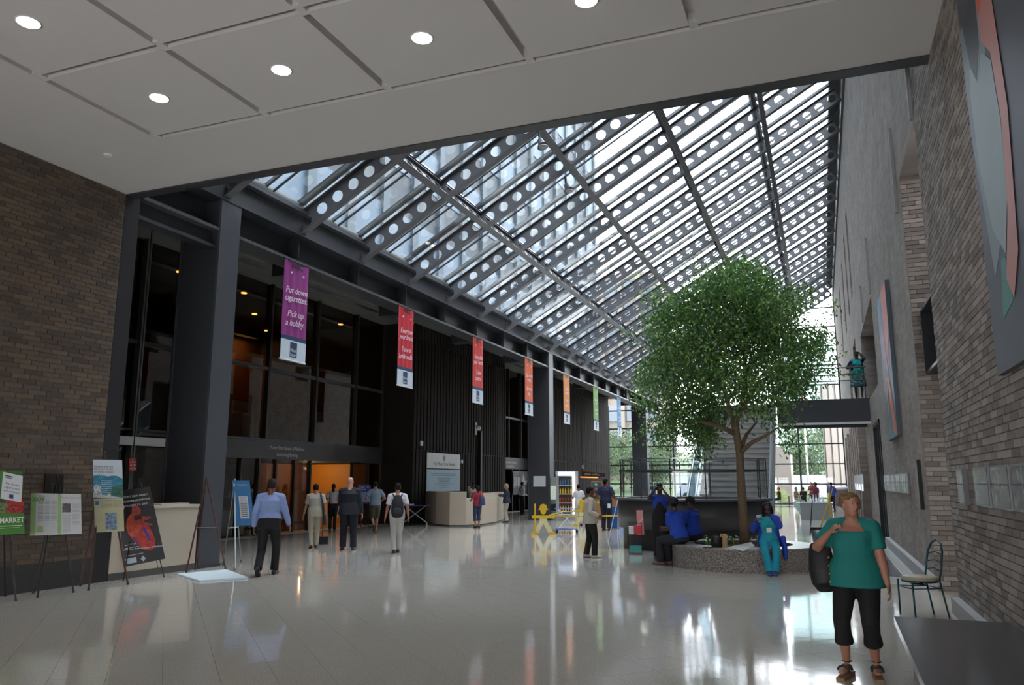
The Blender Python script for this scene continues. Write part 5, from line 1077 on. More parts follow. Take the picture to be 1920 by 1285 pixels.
# lobby dustpan standing on the floor, and sconces on the fins
g_ = G(604, 1022); dpn = thing('lobby_dustpan', g_, 'black long-handled dustpan standing on the floor behind the man with the bag', 'dustpan'); n = Vector((g_.x, g_.y, 0)).normalized(); r_ = Vector((n.y, -n.x, 0))
MB().poly([g_ + r_ * a + n * d + Vector((0, 0, .22)) for a, d in ((-.15, 0), (.15, 0), (.13, .12), (-.13, .12))], (0, 0, 1), .21).build('pan', blackm, dpn); MB().tube(g_ + n * .06 + Vector((0, 0, .2)), g_ + n * .06 + Vector((0, 0, .85)), .014).build('handle', blackm, dpn)
for i, y in enumerate([31.5, 33.6, 35.7, 37.8]):
    t = thing('wall_sconce', (XR - .3, y, 1.3), ['slim lit sconce on the brick fin nearest the glass door', 'slim lit sconce on the second brick fin', 'slim lit sconce on the third brick fin', 'slim lit sconce on the fourth brick fin'][i], 'light', 'sconces on the brick fins')
    MB().box(XR - .3, XR - .2, y - .05, y - .005, 1.35, 1.95).build('body', chrome, t); MB().box(XR - .27, XR - .23, y - .055, y - .05, 1.36, 1.6).build('lens', mat('sconce_glow', 'ffffff', emit='eef6ff', estr=.5), t)
# cafe tables and chairs at the end wall
for (u, v, a, lab) in ((1462, 948, 0.1, 'dark cafe chair of the red haired woman'), (1497, 950, .3, 'dark cafe chair of the man in grey by the window'), (1506, 951, PI / 2, 'dark cafe chair of the man in black by the window')):
    g_ = G(u, v); bistro_chair(g_.x, min(g_.y, 59), a, lab, 'cafe chairs at the glass end wall', 1.0)
for (u, v, lab) in ((1480, 950, 'small round cafe table between the seated groups'), (1524, 951, 'small round cafe table under the window bar')):
    g_ = G(u, v); g_.y = min(g_.y, 59.5); t = thing('cafe_table', g_, lab, 'table', 'cafe tables at the glass end wall')
    MB().loft([g_ + Vector((0, 0, .72)), g_ + Vector((0, 0, .75))], [.38, .38], n=20).build('top', mat('table_wood', '7b5a3c', .5), t); MB().tube(g_ + Vector((0, 0, .02)), g_ + Vector((0, 0, .72)), .03).build('pedestal', blackm, t); MB().loft([g_, g_ + Vector((0, 0, .03))], [.22, .2], n=16).build('base', blackm, t)
# ------------------------------------------------------------------ people
SK = {'pale': 'c08d78', 'tan': 'a3705a', 'brown': '6b4433', 'dark': '462c22'}
def ik(a, b, l1, l2, pole):
    a, b, pole = Vector(a), Vector(b), Vector(pole); d = b - a; L = min(d.length, (l1 + l2) * .999)
    dn = d.normalized(); b = a + dn * L; x = (l1 * l1 - l2 * l2 + L * L) / (2 * L); h = math.sqrt(max(0, l1 * l1 - x * x))
    p = pole - dn * pole.dot(dn); p = p.normalized() if p.length > 1e-4 else Vector((0, 0, 1)); return a + dn * x + p * h, b
REM = []
def remesh(mb, vox, name, m, parent, it=2, label=None):
    o = mb.build(name, m, parent, True); r = o.modifiers.new('r', 'REMESH'); r.mode = 'VOXEL'; r.voxel_size = vox; r.use_smooth_shade = True
    if it: q = o.modifiers.new('s', 'SMOOTH'); q.factor = .5; q.iterations = it
    REM.append(o)
    if label: o['label'] = label
    return o
def person(label, at, hd, H=1.7, g=1.0, skin='tan', vox=.011, lean=0, hip=None, feet=None, hands=None, hy=0, hp=0, fem=False, top='ffffff', sleeve='short', hem=-.02, jacket=None,
           bottom='222222', kind='trousers', legr=1.0, hair='2a2020', hs='short', cap=None, shoe='1a1a1a', bust=0, grp=None, face=True, band=None, z0=0.0, heel=0.0, name='person', elb=None, neck=.03, scoop=False):
    """at: ground point; hd: heading in degrees, 0 looks along +Y (away), 180 looks at the viewer; targets in the body frame: x to the person's right, y forward"""
    s = H / 1.75; t = thing(name, (at[0], at[1], z0), label, 'person', grp); RM = Matrix.Rotation(R(hd), 3, 'Z'); O = Vector((at[0], at[1], z0))
    def Wd(p): return O + RM @ Vector(p)
    XA = RM @ Vector((1, 0, 0)); YA = RM @ Vector((0, 1, 0))
    hipz = (hip[2] if hip else .935 * s); P = Vector((hip[0], hip[1], hipz)) if hip else Vector((0, 0, hipz))
    tv = Vector((0, math.sin(R(lean)), math.cos(R(lean))))
    T = lambda k: P + tv * (k * s)
    gx_ = g; sk = mat('skin_' + skin, SK[skin], .5, 0, .08, 12)
    sec = [(-.07, .125, .10), (0, .165, .115), (.09, .168, .118), (.19, .140 if not fem else .128, .102), (.31, .158 if not fem else .145, .115), (.41, .172 if not fem else .152, .112), (.475, .145, .092), (.53, .075, .068)]
    def torso(mb, k0, k1, e, flare=0):
        ks = [k0] + [q[0] for q in sec if k0 < q[0] < k1] + [k1]; pts = []; rr = []
        for k in ks:
            kk = k; k = max(k, 0) if e > 0 else k
            rx = np.interp(k, [q[0] for q in sec], [q[1] for q in sec]) * s; ry = np.interp(k, [q[0] for q in sec], [q[2] for q in sec]) * s
            gg = g if k < .45 else 1 + (g - 1) * .3; yo = (g - 1) * .05 * (1 if .0 < k < .35 else 0)
            k = kk; fl = flare * max(0, (.25 - k)); pts.append(Wd(T(k) + Vector((0, yo, 0)))); rr.append((rx * gg + e + fl, ry * (g ** 1.3 if k < .45 else 1) + e + fl))
        mb.loft(pts, rr, ref=XA, n=20)
    sh = {}; 
    for sd in (1, -1): sh[sd] = T(.455) + Vector((sd * (.175 if not fem else .155) * s * (1 + (g - 1) * .4), 0, 0))
    ua, fa, th, ca = .285 * s, .25 * s, .43 * s, .41 * s
    feet = feet or {}; hands = hands or {}; J = {}
    for sd in (1, -1):
        f = feet.get(sd, (sd * .1 * s, 0, 0)); fz = f[2] if len(f) > 2 else 0; yw = f[3] if len(f) > 3 else 0; pt = f[4] if len(f) > 4 else 0
        ank = Vector((f[0], f[1], fz + .085 * s + heel)); hj = P + Vector((sd * .088 * s * (1 + (g - 1) * .5), 0, -.02 * s))
        kn, ank = ik(hj, ank, th, ca, (sd * .08, 1, .05)); J['h', sd] = hj; J['k', sd] = kn; J['a', sd] = ank; J['yw', sd] = yw; J['pt', sd] = pt
        hd_ = hands.get(sd, (sd * .26 * s * (1 + (g - 1) * .4), .05, hipz - .08 * s)); 
        el, wr_ = ik(sh[sd], Vector(hd_[:3]), ua, fa, (elb or {}).get(sd, (sd * .35, -1, -.2))); J['e', sd] = el; J['w', sd] = wr_
    b = MB(); torso(b, -.07, .53, 0)
    nk = T(.50); hc = T(.50) + Vector((0, .012 + neck * .4, .178 * s)); b.loft([Wd(nk), Wd(hc + Vector((0, -.02, -.05 * s)))], [.062 * s * (1 + (g - 1) * .4), .056 * s * (1 + (g - 1) * .4)], n=12)
    HM = RM @ Matrix.Rotation(R(hy), 3, 'Z') @ Matrix.Rotation(R(hp), 3, 'X')
    hw = Wd(hc); HP = lambda p: hw + HM @ (Vector(p) * s); hx = HM @ Vector((1, 0, 0)); gf = 1 + (g - 1) * .25
    hsec = [(-.112, .026, .026, .052), (-.09, .044, .048, .036), (-.055, .056, .070, .016), (-.01, .067, .086, .004), (.04, .073, .093, -.003), (.08, .066, .084, -.006), (.108, .044, .056, -.008), (.12, .02, .026, -.008)]
    b.loft([HP((0, q[3], q[0])) for q in hsec], [(q[1] * s * gf, q[2] * s) for q in hsec], ref=hx, n=18)
    b.loft([HP((0, .084, .022)), HP((0, .098, -.002)), HP((0, .106, -.02)), HP((0, .09, -.032))], [.009 * s, .011 * s, .015 * s, .011 * s], n=8)
    for sd in (1, -1): b.ell(HP((sd * .073 * gf, -.005, -.005)), (.009 * s, .017 * s, .03 * s), HM, 8, 6)
    b.ell(HP((0, .086, -.06)), (.024 * s, .01 * s, .011 * s), HM, 8, 6)
    for sd in (1, -1):
        b.loft([Wd(T(.535) + Vector((sd * .02 * s, -.012, 0))), Wd(sh[sd] + tv * .012 * s)], [.04 * s, .046 * s], n=10)
        hj, kn, an = J['h', sd], J['k', sd], J['a', sd]; lg_ = 1 + (g - 1) * .6
        b.loft([Wd(hj), Wd(hj.lerp(kn, .5)), Wd(kn), Wd(kn.lerp(an, .3)), Wd(kn.lerp(an, .75)), Wd(an)], [.088 * s * lg_, .07 * s * lg_, .052 * s * lg_, .055 * s * lg_, .036 * s * lg_, .034 * s], n=12)
        yw = R(J['yw', sd]); fd = Vector((-math.sin(yw) * 1.0, math.cos(yw), 0)); fdp = fd * math.cos(R(J['pt', sd])) + Vector((0, 0, -math.sin(R(J['pt', sd]))))
        up = Vector((0, 0, 1)) * math.cos(R(J['pt', sd])) + fd * math.sin(R(J['pt', sd])); he = an - up * .05 * s - fdp * .045 * s; sx = RM @ fd.cross(Vector((0, 0, 1))); J['f', sd] = (fdp, up, he, sx)
        b.loft([Wd(he), Wd(he + fdp * .07 * s + up * .005), Wd(he + fdp * .15 * s - up * .01 * s), Wd(he + fdp * .21 * s - up * .017 * s)], [(.032 * s, .034 * s), (.034 * s, .036 * s), (.042 * s, .022 * s), (.034 * s, .015 * s)], ref=sx, n=10, cap=1)
        a_, e_, w_ = sh[sd], J['e', sd], J['w', sd]; ag = 1 + (g - 1) * .8
        b.loft([Wd(a_), Wd(a_.lerp(e_, .5)), Wd(e_), Wd(e_.lerp(w_, .3)), Wd(w_)], [.05 * s * ag, .046 * s * ag, .038 * s * ag, .038 * s * ag, .025 * s], n=12, cap=1)
        # hand: palm, four curled fingers, thumb from its side
        hd_ = hands.get(sd); d = (w_ - e_).normalized(); pal = Vector((-sd, .1, 0)); 
        if hd_ and len(hd_) > 3: pal = Vector(hd_[3])
        pal = (pal - d * pal.dot(d)).normalized(); wd_ = d.cross(pal).normalized(); curl = hd_[4] if hd_ and len(hd_) > 4 else .35
        if wd_.y < 0: wd_ = -wd_
        k_ = s; pc = w_ + d * .045 * k_
        b.loft([Wd(w_), Wd(pc), Wd(w_ + d * .088 * k_)], [(.026 * k_, .017 * k_), (.038 * k_, .017 * k_), (.038 * k_, .013 * k_)], ref=RM @ wd_, n=10)
        for fi, (o_, L_) in enumerate([(.029, .066), (.0098, .075), (-.0098, .07), (-.029, .055)]):
            r0 = w_ + d * .08 * k_ + wd_ * o_ * k_ * 1.05; d1 = (d + pal * curl * .6).normalized(); d2 = (d + pal * curl * 2.2).normalized(); d3 = (d * .6 + pal * curl * 3).normalized()
            p1_ = r0 + d1 * L_ * .45 * k_; p2_ = p1_ + d2 * L_ * .33 * k_; p3_ = p2_ + d3 * L_ * .3 * k_; b.loft([Wd(r0), Wd(p1_), Wd(p2_), Wd(p3_)], [.0094 * k_, .0088 * k_, .0083 * k_, .007 * k_], n=7, cap=1)
        t0 = w_ + d * .03 * k_ + wd_ * .028 * k_ ; t1 = t0 + (d * .7 + wd_ * .65 + pal * .25).normalized() * .04 * k_; t2 = t1 + (d * .9 + wd_ * .1 + pal * .5).normalized() * .032 * k_
        b.loft([Wd(t0), Wd(t1), Wd(t2)], [.013 * k_, .0105 * k_, .009 * k_], n=7, cap=1)
        J['hand', sd] = Wd(w_ + d * .08 * k_); J['hd', sd] = RM @ d
    if bust:
        for sd in (1, -1): b.ell(Wd(T(.33) + Vector((sd * .075 * s, .085 * s * g, 0))), (.07 * s, .055 * s, .07 * s), RM)
    remesh(b, vox, 'body', sk, t, 3)
    cv = max(vox, .010); sl = mat('cloth_' + top, top, .8, 0, .06, 5)
    # upper garment
    c_ = MB(); e = .014; torso(c_, hem, .43 if scoop else .50, e + (0 if hem > 0 else .004) + (.006 if jacket else 0), .1 if hem < -.05 else 0); 
    if not scoop: c_.loft([Wd(T(.49)), Wd(T(.525))], [(.10 * s, .078 * s), (.07 * s, .066 * s)], ref=XA, n=16)
    if scoop:
        for sd in (1, -1): c_.loft([Wd(T(.40) + Vector((sd * .13 * s, .03, 0))), Wd(T(.445) + Vector((sd * .108 * s, .035, 0))), Wd(T(.48) + Vector((sd * .13 * s, .01, 0)))], [.07, .055, .045], n=12, cap=1)
        c_.loft([Wd(T(.40) + Vector((0, -.05, 0))), Wd(T(.5) + Vector((0, -.055, 0)))], [(.14, .07), (.09, .05)], ref=XA, n=14)
    if bust:
        for sd in (1, -1): c_.ell(Wd(T(.33) + Vector((sd * .075 * s, .09 * s * g, 0))), (.085 * s, .068 * s, .088 * s), RM)
    for sd in (1, -1):
        a_, e_, w_ = sh[sd], J['e', sd], J['w', sd]; ag = 1 + (g - 1) * .8; q = .052 * s * ag + .011
        c_.loft([Wd(T(.50) + Vector((sd * .055 * s, -.008, 0))), Wd(T(.485) + Vector((sd * .11 * s, -.004, 0))), Wd(a_ + tv * .012 * s)], [q * .9, q * .95, q * 1.05], n=14, cap=1); c_.ell(Wd(a_ + tv * .006), (q * 1.12, q * 1.12, q * 1.12))
        if sleeve == 'short': c_.loft([Wd(a_), Wd(a_.lerp(e_, .35)), Wd(a_.lerp(e_, .72))], [q * 1.05, q * 1.08, q * 1.05], n=14)
        elif sleeve == 'long': c_.loft([Wd(a_), Wd(a_.lerp(e_, .5)), Wd(e_), Wd(e_.lerp(w_, .5)), Wd(e_.lerp(w_, .97))], [q * 1.05, q, q * .9, q * .78, q * .62], n=14)
    remesh(c_, cv, 'shirt' if not jacket else 'jacket', sl, t, 7 if scoop else 3)
    # lower garment
    bo = mat('cloth_' + bottom, bottom, .85, 0, .06, 6); c_ = MB(); torso(c_, -.09, .085 if hem > .0 else .10, .019 if hem > 0 else .006)
    if kind == 'skirt':
        ztop = P.z; c_.loft([Wd(T(.05)), Wd(P + Vector((0, 0, -.12 * s))), Wd(P + Vector((0, 0, -.46 * s)))], [(.175 * s * g, .13 * s * g), (.2 * s * g, .16 * s * g), (.24 * s * g, .19 * s * g)], ref=XA, n=20)
    else:
        fr = {'trousers': 1.0, 'shorts': .0, 'capri': .52}[kind]
        for sd in (1, -1):
            hj, kn, an = J['h', sd], J['k', sd], J['a', sd]; lg_ = (1 + (g - 1) * .6) * legr
            end = an if fr == 1 else (kn.lerp(an, fr) if fr else kn.lerp(an, .02)); ks = [Wd(hj + Vector((0, 0, .02))), Wd(hj.lerp(kn, .5)), Wd(kn)]; rr = [.104 * s * lg_, .088 * s * lg_, .07 * s * lg_]
            if fr: ks += [Wd(kn.lerp(end, .5)), Wd(end + (end - kn).normalized() * (.015 if fr == 1 else 0))]; rr += [.066 * s * lg_, (.066 if fr == 1 else .078) * s * lg_]
            else: rr[2] = .088 * s * lg_
            c_.loft(ks, rr, n=14, ref=XA)
    remesh(c_, cv, {'trousers': 'trousers', 'shorts': 'shorts', 'capri': 'capri_trousers', 'skirt': 'skirt'}[kind], bo, t, 2)
    # shoes
    if shoe:
        for sd in (1, -1):
            fdp, up, he, sx = J['f', sd]; c_ = MB(); k_ = s
            c_.loft([Wd(he - fdp * .012), Wd(he + fdp * .07 * k_ + up * .006), Wd(he + fdp * .15 * k_ - up * .006 * k_), Wd(he + fdp * .225 * k_ - up * .013 * k_)], [(.038 * k_, .042 * k_), (.038 * k_, .044 * k_), (.047 * k_, .03 * k_), (.038 * k_, .02 * k_)], ref=sx, n=12, cap=1)
            o = c_.build('shoe', mat('shoe_' + shoe, shoe, .4), t, True)
            MB().loft([Wd(he - fdp * .02 - up * .032 * k_), Wd(he + fdp * .1 * k_ - up * .033 * k_), Wd(he + fdp * .24 * k_ - up * .032 * k_)], [(.036 * k_, .008), (.044 * k_, .008), (.036 * k_, .008)], ref=sx, n=10).build('sole', mat('sole_dark', '26211d', .7), o)
    # hair and cap
    hm = mat('hair_' + hair, hair, .75, 0, .3, 40, .4, 150, spec=.15); c_ = MB()
    if hs != 'bald':
        c_.ell(HP((0, -.026, .026)), (.080 * s * gf, .09 * s, .1 * s), HM); c_.ell(HP((0, -.006, .066)), (.076 * s * gf, .09 * s, .066 * s), HM)
        if hs == 'curly':
            for _ in range(26): a = random.uniform(0, 2 * PI); z = random.uniform(-.03, .1); rr_ = .083 * math.sqrt(max(.1, 1 - ((z - .02) / .13) ** 2)); yv = -.01 + rr_ * 1.05 * math.sin(a); (yv < .06 or z > .07) and c_.ell(HP((rr_ * math.cos(a), yv, z)), (.022 * s,) * 3, None, 8, 6)
        if hs in ('long', 'tail'):
            w = .08 if hs == 'long' else .035; c_.loft([HP((0, -.07, .04)), HP((0, -.1, -.06)), HP((0, -.1, -.16)), HP((0, -.09, -.27))], [(w * s, .035 * s), (w * 1.05 * s, .035 * s), (w * s, .03 * s), (w * .6 * s, .018 * s)], ref=hx, n=14)
            if hs == 'long':
                for sd in (1, -1): c_.loft([HP((sd * .07, -.01, .05)), HP((sd * .086, -.0, -.04)), HP((sd * .085, .0, -.16)), HP((sd * .08, .01, -.24))], [.022 * s, .028 * s, .028 * s, .016 * s], n=10)
        if hs == 'bob': c_.loft([HP((0, -.05, .04)), HP((0, -.055, -.04)), HP((0, -.05, -.1))], [(.088 * s, .06 * s), (.09 * s, .06 * s), (.078 * s, .05 * s)], ref=hx, n=14)
        if hs == 'bun': c_.ell(HP((0, -.12, .06)), (.045 * s,) * 3, HM)
        remesh(c_, max(.009, vox), 'hair', hm, t, 1)
    if cap:
        c_ = MB(); c_.ell(HP((0, -.016, .052)), (.094 * s * gf, .110 * s, .092 * s), HM); 
        br_ = [HP((x_, .07 + .1 * math.cos(x_ / .075 * 1.3), .055 - abs(x_) * .15)) for x_ in np.linspace(-.072, .072, 7)] + [HP((.072, .03, .05)), HP((-.072, .03, .05))]
        o = c_.build('cap', mat('cap_' + cap, cap, .8), t, True); c2_ = MB(); c2_.poly(br_, HM @ Vector((0, 0, 1)), .006); c2_.build('brim', mat('cap_' + cap, ''), o)
    if band: MB().loft([HP((.078 * math.cos(a), -.004 + .094 * math.sin(a), .06 + .03 * math.sin(a))) for a in np.linspace(0, 2 * PI, 20)], [(.006, .013)] * 20, n=6, ref=HM @ Vector((0, 0, 1))).build('head_band', mat('band_' + band, band, .6), t, True)
    if face:
        for sd in (1, -1):
            o = MB().ell(HP((sd * .029, .0765, .01)), (.012 * s, .008 * s, .006 * s), HM, 10, 6).build('eye', mat('eye_white', 'a39a92', .5), t, True); MB().ell(HP((sd * .029, .083, .01)), (.0058 * s, .003 * s, .0055 * s), HM, 8, 6).build('iris', mat('iris_dark', '20150f', .2), o, True)
            MB().loft([HP((sd * .014, .09, .027)), HP((sd * .03, .09, .032)), HP((sd * .046, .076, .026))], [.003, .0035, .002], n=6).build('eyebrow', hm, t, True)
        MB().loft([HP((-.022, .084, -.06)), HP((0, .0965, -.061)), HP((.022, .084, -.06))], [(.003, .003), (.004, .0065), (.003, .003)], n=8, ref=HM @ Vector((0, 0, 1))).build('lips', mat('lips_' + skin, {'pale': 'a3584f', 'tan': '8c4a42', 'brown': '5a2f2a', 'dark': '3f2220'}[skin], .4), t, True)
    J['W'] = Wd; J['T'] = T; J['HP'] = HP; J['t'] = t; J['XA'] = XA; J['YA'] = YA; J['sh'] = sh; J['s'] = s; J['hm'] = HM
    return J

def head(g_): return math.degrees(math.atan2(-g_[0], g_[1]))
# 1 the woman in teal
g_ = (G(1600, 1262) + G(1640, 1278)) * .5
hero = person('woman in teal top and black capri trousers with a black shoulder bag', (g_.x, g_.y), 168, 1.6, 1.30, 'tan', .0075, 0, fem=True, bust=1, top='0f6f68', sleeve='short', hem=-.10, bottom='101013', kind='capri', legr=.98,
    scoop=True, hair='7a6040', hs='curly', shoe=None, feet={1: (.115, .08, 0, -8), -1: (-.105, -.03, 0, 14)}, heel=.045, hy=42, hp=2,
    hands={1: (.165, .16, 1.235, (-.6, -.5, -.6), .9), -1: (-.285, .10, .72, (1, .2, 0), .35)}, elb={1: (.8, -.6, -.8), -1: (-.3, -1, 0)})
W_ = hero['W']; bl = mat('bag_leather', '121114', .6, 0, .1, 8)
bag = thing('shoulder_bag', W_((.3, .0, .72)), 'large black shoulder bag hanging from the woman in teal', 'bag')
b = MB(); b.loft([W_((.26, .03, .74)), W_((.265, .03, .78)), W_((.28, .03, .90)), W_((.29, .02, 1.03)), W_((.29, .02, 1.11))], [(.09, .05), (.115, .085), (.12, .085), (.105, .06), (.09, .03)], ref=hero['XA'], n=20, cap=1); remesh(b, .008, 'body', bl, bag, 2)
for dy in (-.06, .08):
    MB().loft([W_((.27, dy, 1.08)), W_((.27, dy * .9, 1.15)), W_((.20, dy * .4, 1.27)), W_((.165, dy * .15, 1.345)), W_((.155, -.04, 1.35))], [(.016, .005)] * 5, ref=hero['YA'], n=6).build('strap', bl, bag, True)
brass = mat('brass', 'b08d45', .3, .9)
for z in (.8, .87, .94, 1.01): MB().ell(W_((.20, .115, z)), (.010, .008, .012), n=8, m=6).build('stud', brass, bag, True)
for sd in (1, -1):
    fdp, up, he, sx = hero['f', sd]; cork = mat('cork_wedge', '8d6a48', .8, 0, .15, 30); k = hero['s']
    b = MB(); hz = he.z - .036 * k; b.loft([W_((he.x, he.y, 0)) - hero['W']((0, 0, 0)) * 0 + Vector((0, 0, hz * .5)) - Vector((0, 0, 0)), W_((he.x, he.y, 0)) + Vector((0, 0, hz * .5))], [.01, .01]) if False else None
    fw = Vector((fdp.x, fdp.y, 0)); pr_ = [(-.045, hz), (.08, hz), (.2, hz - .02), (.225, hz - .022), (.225, .0), (-.04, 0)]
    pts = [W_(Vector((he.x, he.y, 0)) + fw * a + Vector((0, 0, z))) + sx * .037 for a, z in pr_]; b = MB().poly(pts, sx, .074); o = b.build('wedge_sandal', cork, hero['t'])
    for a, r_ in ((.15, .046), (.06, .046)):
        c0 = he + fdp * a * k; MB().loft([W_(c0 + Vector((0, 0, 0))) + sx * (r_ * math.cos(q)) + Vector((0, 0, .034 * math.sin(q) - .004)) for q in np.linspace(-.2, PI + .2, 10)], [(.004, .010)] * 10, n=6, ref=tuple(hero['YA'])).build('strap', blackm, o, True)
    an = hero['a', sd]; MB().loft([W_(an) + Vector((.04 * math.cos(q), .04 * math.sin(q), .012)) for q in np.linspace(0, 2 * PI, 14)], [.004] * 14, n=5).build('ankle_strap', blackm, o, True)
for sd in (1, -1): MB().ell(hero['HP']((sd * .084, -.002, -.035)), (.007,) * 3, n=8, m=6).build('earring', mat('pearl', 'd9d4cc', .2), hero['t'], True)

def fp(u, v): g = G(u, v); return (g.x, g.y)
# 2 man in pale blue shirt
g_ = fp(500, 1079); a = person('man in pale blue shirt and black trousers striding away', g_, head(g_) - 12, 1.79, 1.17, 'brown', .009, 3, top='8296c4', sleeve='long', hem=.01, bottom='131317', hair='2a2322', hs='short', face=False,
    feet={1: (.1, .16, 0, -5), -1: (-.10, -.28, .06, 5, 42)}, hands={1: (.33, .22, .84), -1: (-.27, -.02, .86)}, hip=(0, 0, .92))
MB().loft([a['W'](a['T'](.5)), a['W'](a['T'](.545))], [(.072, .066), (.066, .06)], ref=a['XA'], n=16).build('collar', mat('cloth_8296c4', ''), a['t'], True)
# 3 man in polo with shoulder bag
g_ = fp(588, 1028); a = person('man in cream polo shirt and khaki trousers with dark shoulder bag', g_, head(g_) + 4, 1.64, 1.12, 'tan', .010, 2, top='aaa59a', sleeve='short', hem=.05, bottom='a8a190', hair='151316', hs='short', face=False,
    feet={1: (.06, .12, 0), -1: (-.08, -.05, .0)}, hands={1: (.27, .0, .82), -1: (-.29, .12, .80)})
W_ = a['W']; sb = thing('satchel', W_((.26, .02, .82)), 'dark grey satchel at the hip of the man in cream polo', 'bag')
b = MB(); b.loft([W_((.25, 0, .60)), W_((.26, 0, .68)), W_((.25, 0, .80)), W_((.23, 0, .88))], [(.12, .04), (.16, .065), (.15, .06), (.10, .03)], ref=a['YA'], n=16, cap=1); b.build('body', mat('satchel', '2c3338', .6), sb, True)
MB().loft([W_((.2, -.08, .86)), W_((.17, -.125, 1.1)), W_((.13, -.12, 1.3)), W_((.115, -.04, 1.42)), W_((.12, .06, 1.38)), W_((.19, .13, 1.1)), W_((.2, .08, .86))], [(.022, .004)] * 7, ref=a['XA'], n=6).build('strap', mat('satchel', ''), sb, True)
MB().loft([W_(a['T'](.055)), W_(a['T'](.075))], [(.178, .131)] * 2, ref=a['XA'], n=24).build('belt', blackm, a['t'])
# 4 woman in white tee
g_ = fp(622, 997); person('woman in white tee and black trousers with long black hair entering', g_, head(g_) - 8, 1.63, .95, 'brown', .012, 2, fem=True, top='c6c3c6', hem=.06, bottom='17161a', hair='141216', hs='tail', face=False, feet={1: (.07, .1, 0), -1: (-.05, -.12, .03, 0, 25)}, hands={1: (.24, .05, .83), -1: (-.26, .05, .85)})
# 5 bald man in dark suit
g_ = fp(652, 1032); a = person('bald man in a dark navy suit with papers in his hand', g_, head(g_) - 2, 1.81, 1.24, 'pale', .010, 1, top='171a26', sleeve='long', hem=-.10, jacket=1, bottom='151823', legr=1.1, hs='bald', face=False,
    feet={1: (.13, .0, 0, -12), -1: (-.13, .06, 0, 12)}, hands={1: (.33, .02, .84), -1: (-.25, .12, .88)})
W_ = a['W']; MB().loft([W_(a['T'](.515)), W_(a['T'](.56))], [(.07, .066), (.064, .06)], ref=a['XA'], n=16).build('collar', whitep, a['t'], True)
pp = thing('papers', W_((-.27, .12, .85)), 'white papers held by the bald man in the suit', 'papers'); MB().slab(W_((-.29, .0, .80)), W_((-.29, .24, .86)), W_((-.25, .24, 1.12)), W_((-.25, .0, 1.08)), a['XA'], .008).build('sheet', whitep, pp)
# 6 man in grey tee and shorts
g_ = fp(702, 999); person('man in grey tee and olive shorts walking to the doors', g_, head(g_) + 6, 1.70, 1.14, 'tan', .012, 4, top='7f8f9f', hem=-.02, bottom='4d4a3b', kind='shorts', hair='221d1c', hs='short', face=False, shoe='6b4a35', feet={1: (.05, .04, 0), -1: (-.06, -.32, .16, 0, 60)}, hands={1: (.28, .18, 1.08), -1: (-.3, .15, 1.05)})
# 7 backpack man
g_ = fp(743, 1037); a = person('man in white short-sleeved shirt and pale trousers wearing a backpack', g_, head(g_), 1.67, 1.08, 'tan', .010, 2, top='d0ced6', hem=.03, bottom='b2afab', hair='19161a', hs='short', face=False, feet={1: (.04, .1, 0), -1: (-.06, -.06, 0)}, hands={1: (.27, .05, .84), -1: (-.29, .02, .80)})
W_ = a['W']; bp_ = thing('backpack', W_((0, -.2, 1.0)), 'black backpack worn over the white shirt', 'backpack')
b = MB(); b.loft([W_((0, -.19, .88)), W_((0, -.21, .98)), W_((0, -.21, 1.18)), W_((0, -.19, 1.33))], [(.13, .06), (.155, .09), (.145, .085), (.09, .05)], ref=a['XA'], n=18, cap=1); b.build('body', mat('pack_black', '1b1d24', .7), bp_, True)
MB().loft([W_((0, -.295, .95)), W_((0, -.30, 1.05))], [(.10, .02), (.09, .02)], ref=a['XA'], n=14, cap=1).build('pocket', mat('pack_grey', '2c2f38', .7), bp_, True)
for sd in (1, -1): MB().loft([W_((sd * .09, -.12, 1.33)), W_((sd * .11, -.02, 1.40)), W_((sd * .12, .1, 1.3)), W_((sd * .14, .1, 1.05)), W_((sd * .13, -.1, .95))], [(.02, .005)] * 5, ref=a['XA'], n=6).build('strap', mat('pack_black', ''), bp_, True)
# 8 woman in red at desk
g_ = fp(895, 990); a = person('woman in red top and denim capris at the reception desk', g_, head(g_) + 25, 1.56, 1.1, 'tan', .013, 0, fem=True, top='8e2a38', hem=-.05, bottom='2b3d58', kind='capri', hair='1a1518', hs='tail', face=False, feet={1: (.09, .05, 0), -1: (-.09, -.03, 0)}, hands={1: (.2, .22, 1.0), -1: (-.2, .22, 1.0)})
W_ = a['W']; b_ = thing('tote_bag', W_((.2, -.08, .9)), 'orange and blue tote bag on the back of the woman in red', 'bag'); MB().loft([W_((.12, -.17, .86)), W_((.12, -.17, 1.1))], [(.12, .05), (.1, .04)], ref=a['XA'], n=12, cap=1).build('body', mat('tote_blue', '3b4668', .7), b_, True); MB().loft([W_((.1, -.19, 1.1)), W_((.1, -.1, 1.3)), W_((.1, .02, 1.33))], [(.02, .006)] * 3, ref=a['XA'], n=6).build('strap', mat('tote_orange', 'c25a2e', .7), b_, True)
# 9 receptionist
g_ = G(919, 985); person('receptionist in a cream shirt standing behind the desk', (g_.x - 1.3, g_.y + 1.2), 200 + head(g_), 1.66, 1.0, 'dark', .014, top='b9ae98', hem=.03, bottom='26262a', hair='1a1616', hs='short', hands={1: (.1, .2, 1.45), -1: (-.2, .25, 1.05)})
# 10 blond woman
g_ = fp(950, 980); person('blond woman in navy jacket and cream trousers at the desk end', g_, head(g_) + 80, 1.62, 1.05, 'pale', .013, 0, fem=True, top='262a3c', sleeve='long', hem=-.08, jacket=1, bottom='b5a898', hair='b99a68', hs='bob', hands={1: (.12, .3, 1.15), -1: (-.12, .32, 1.12)}, legr=1.1)
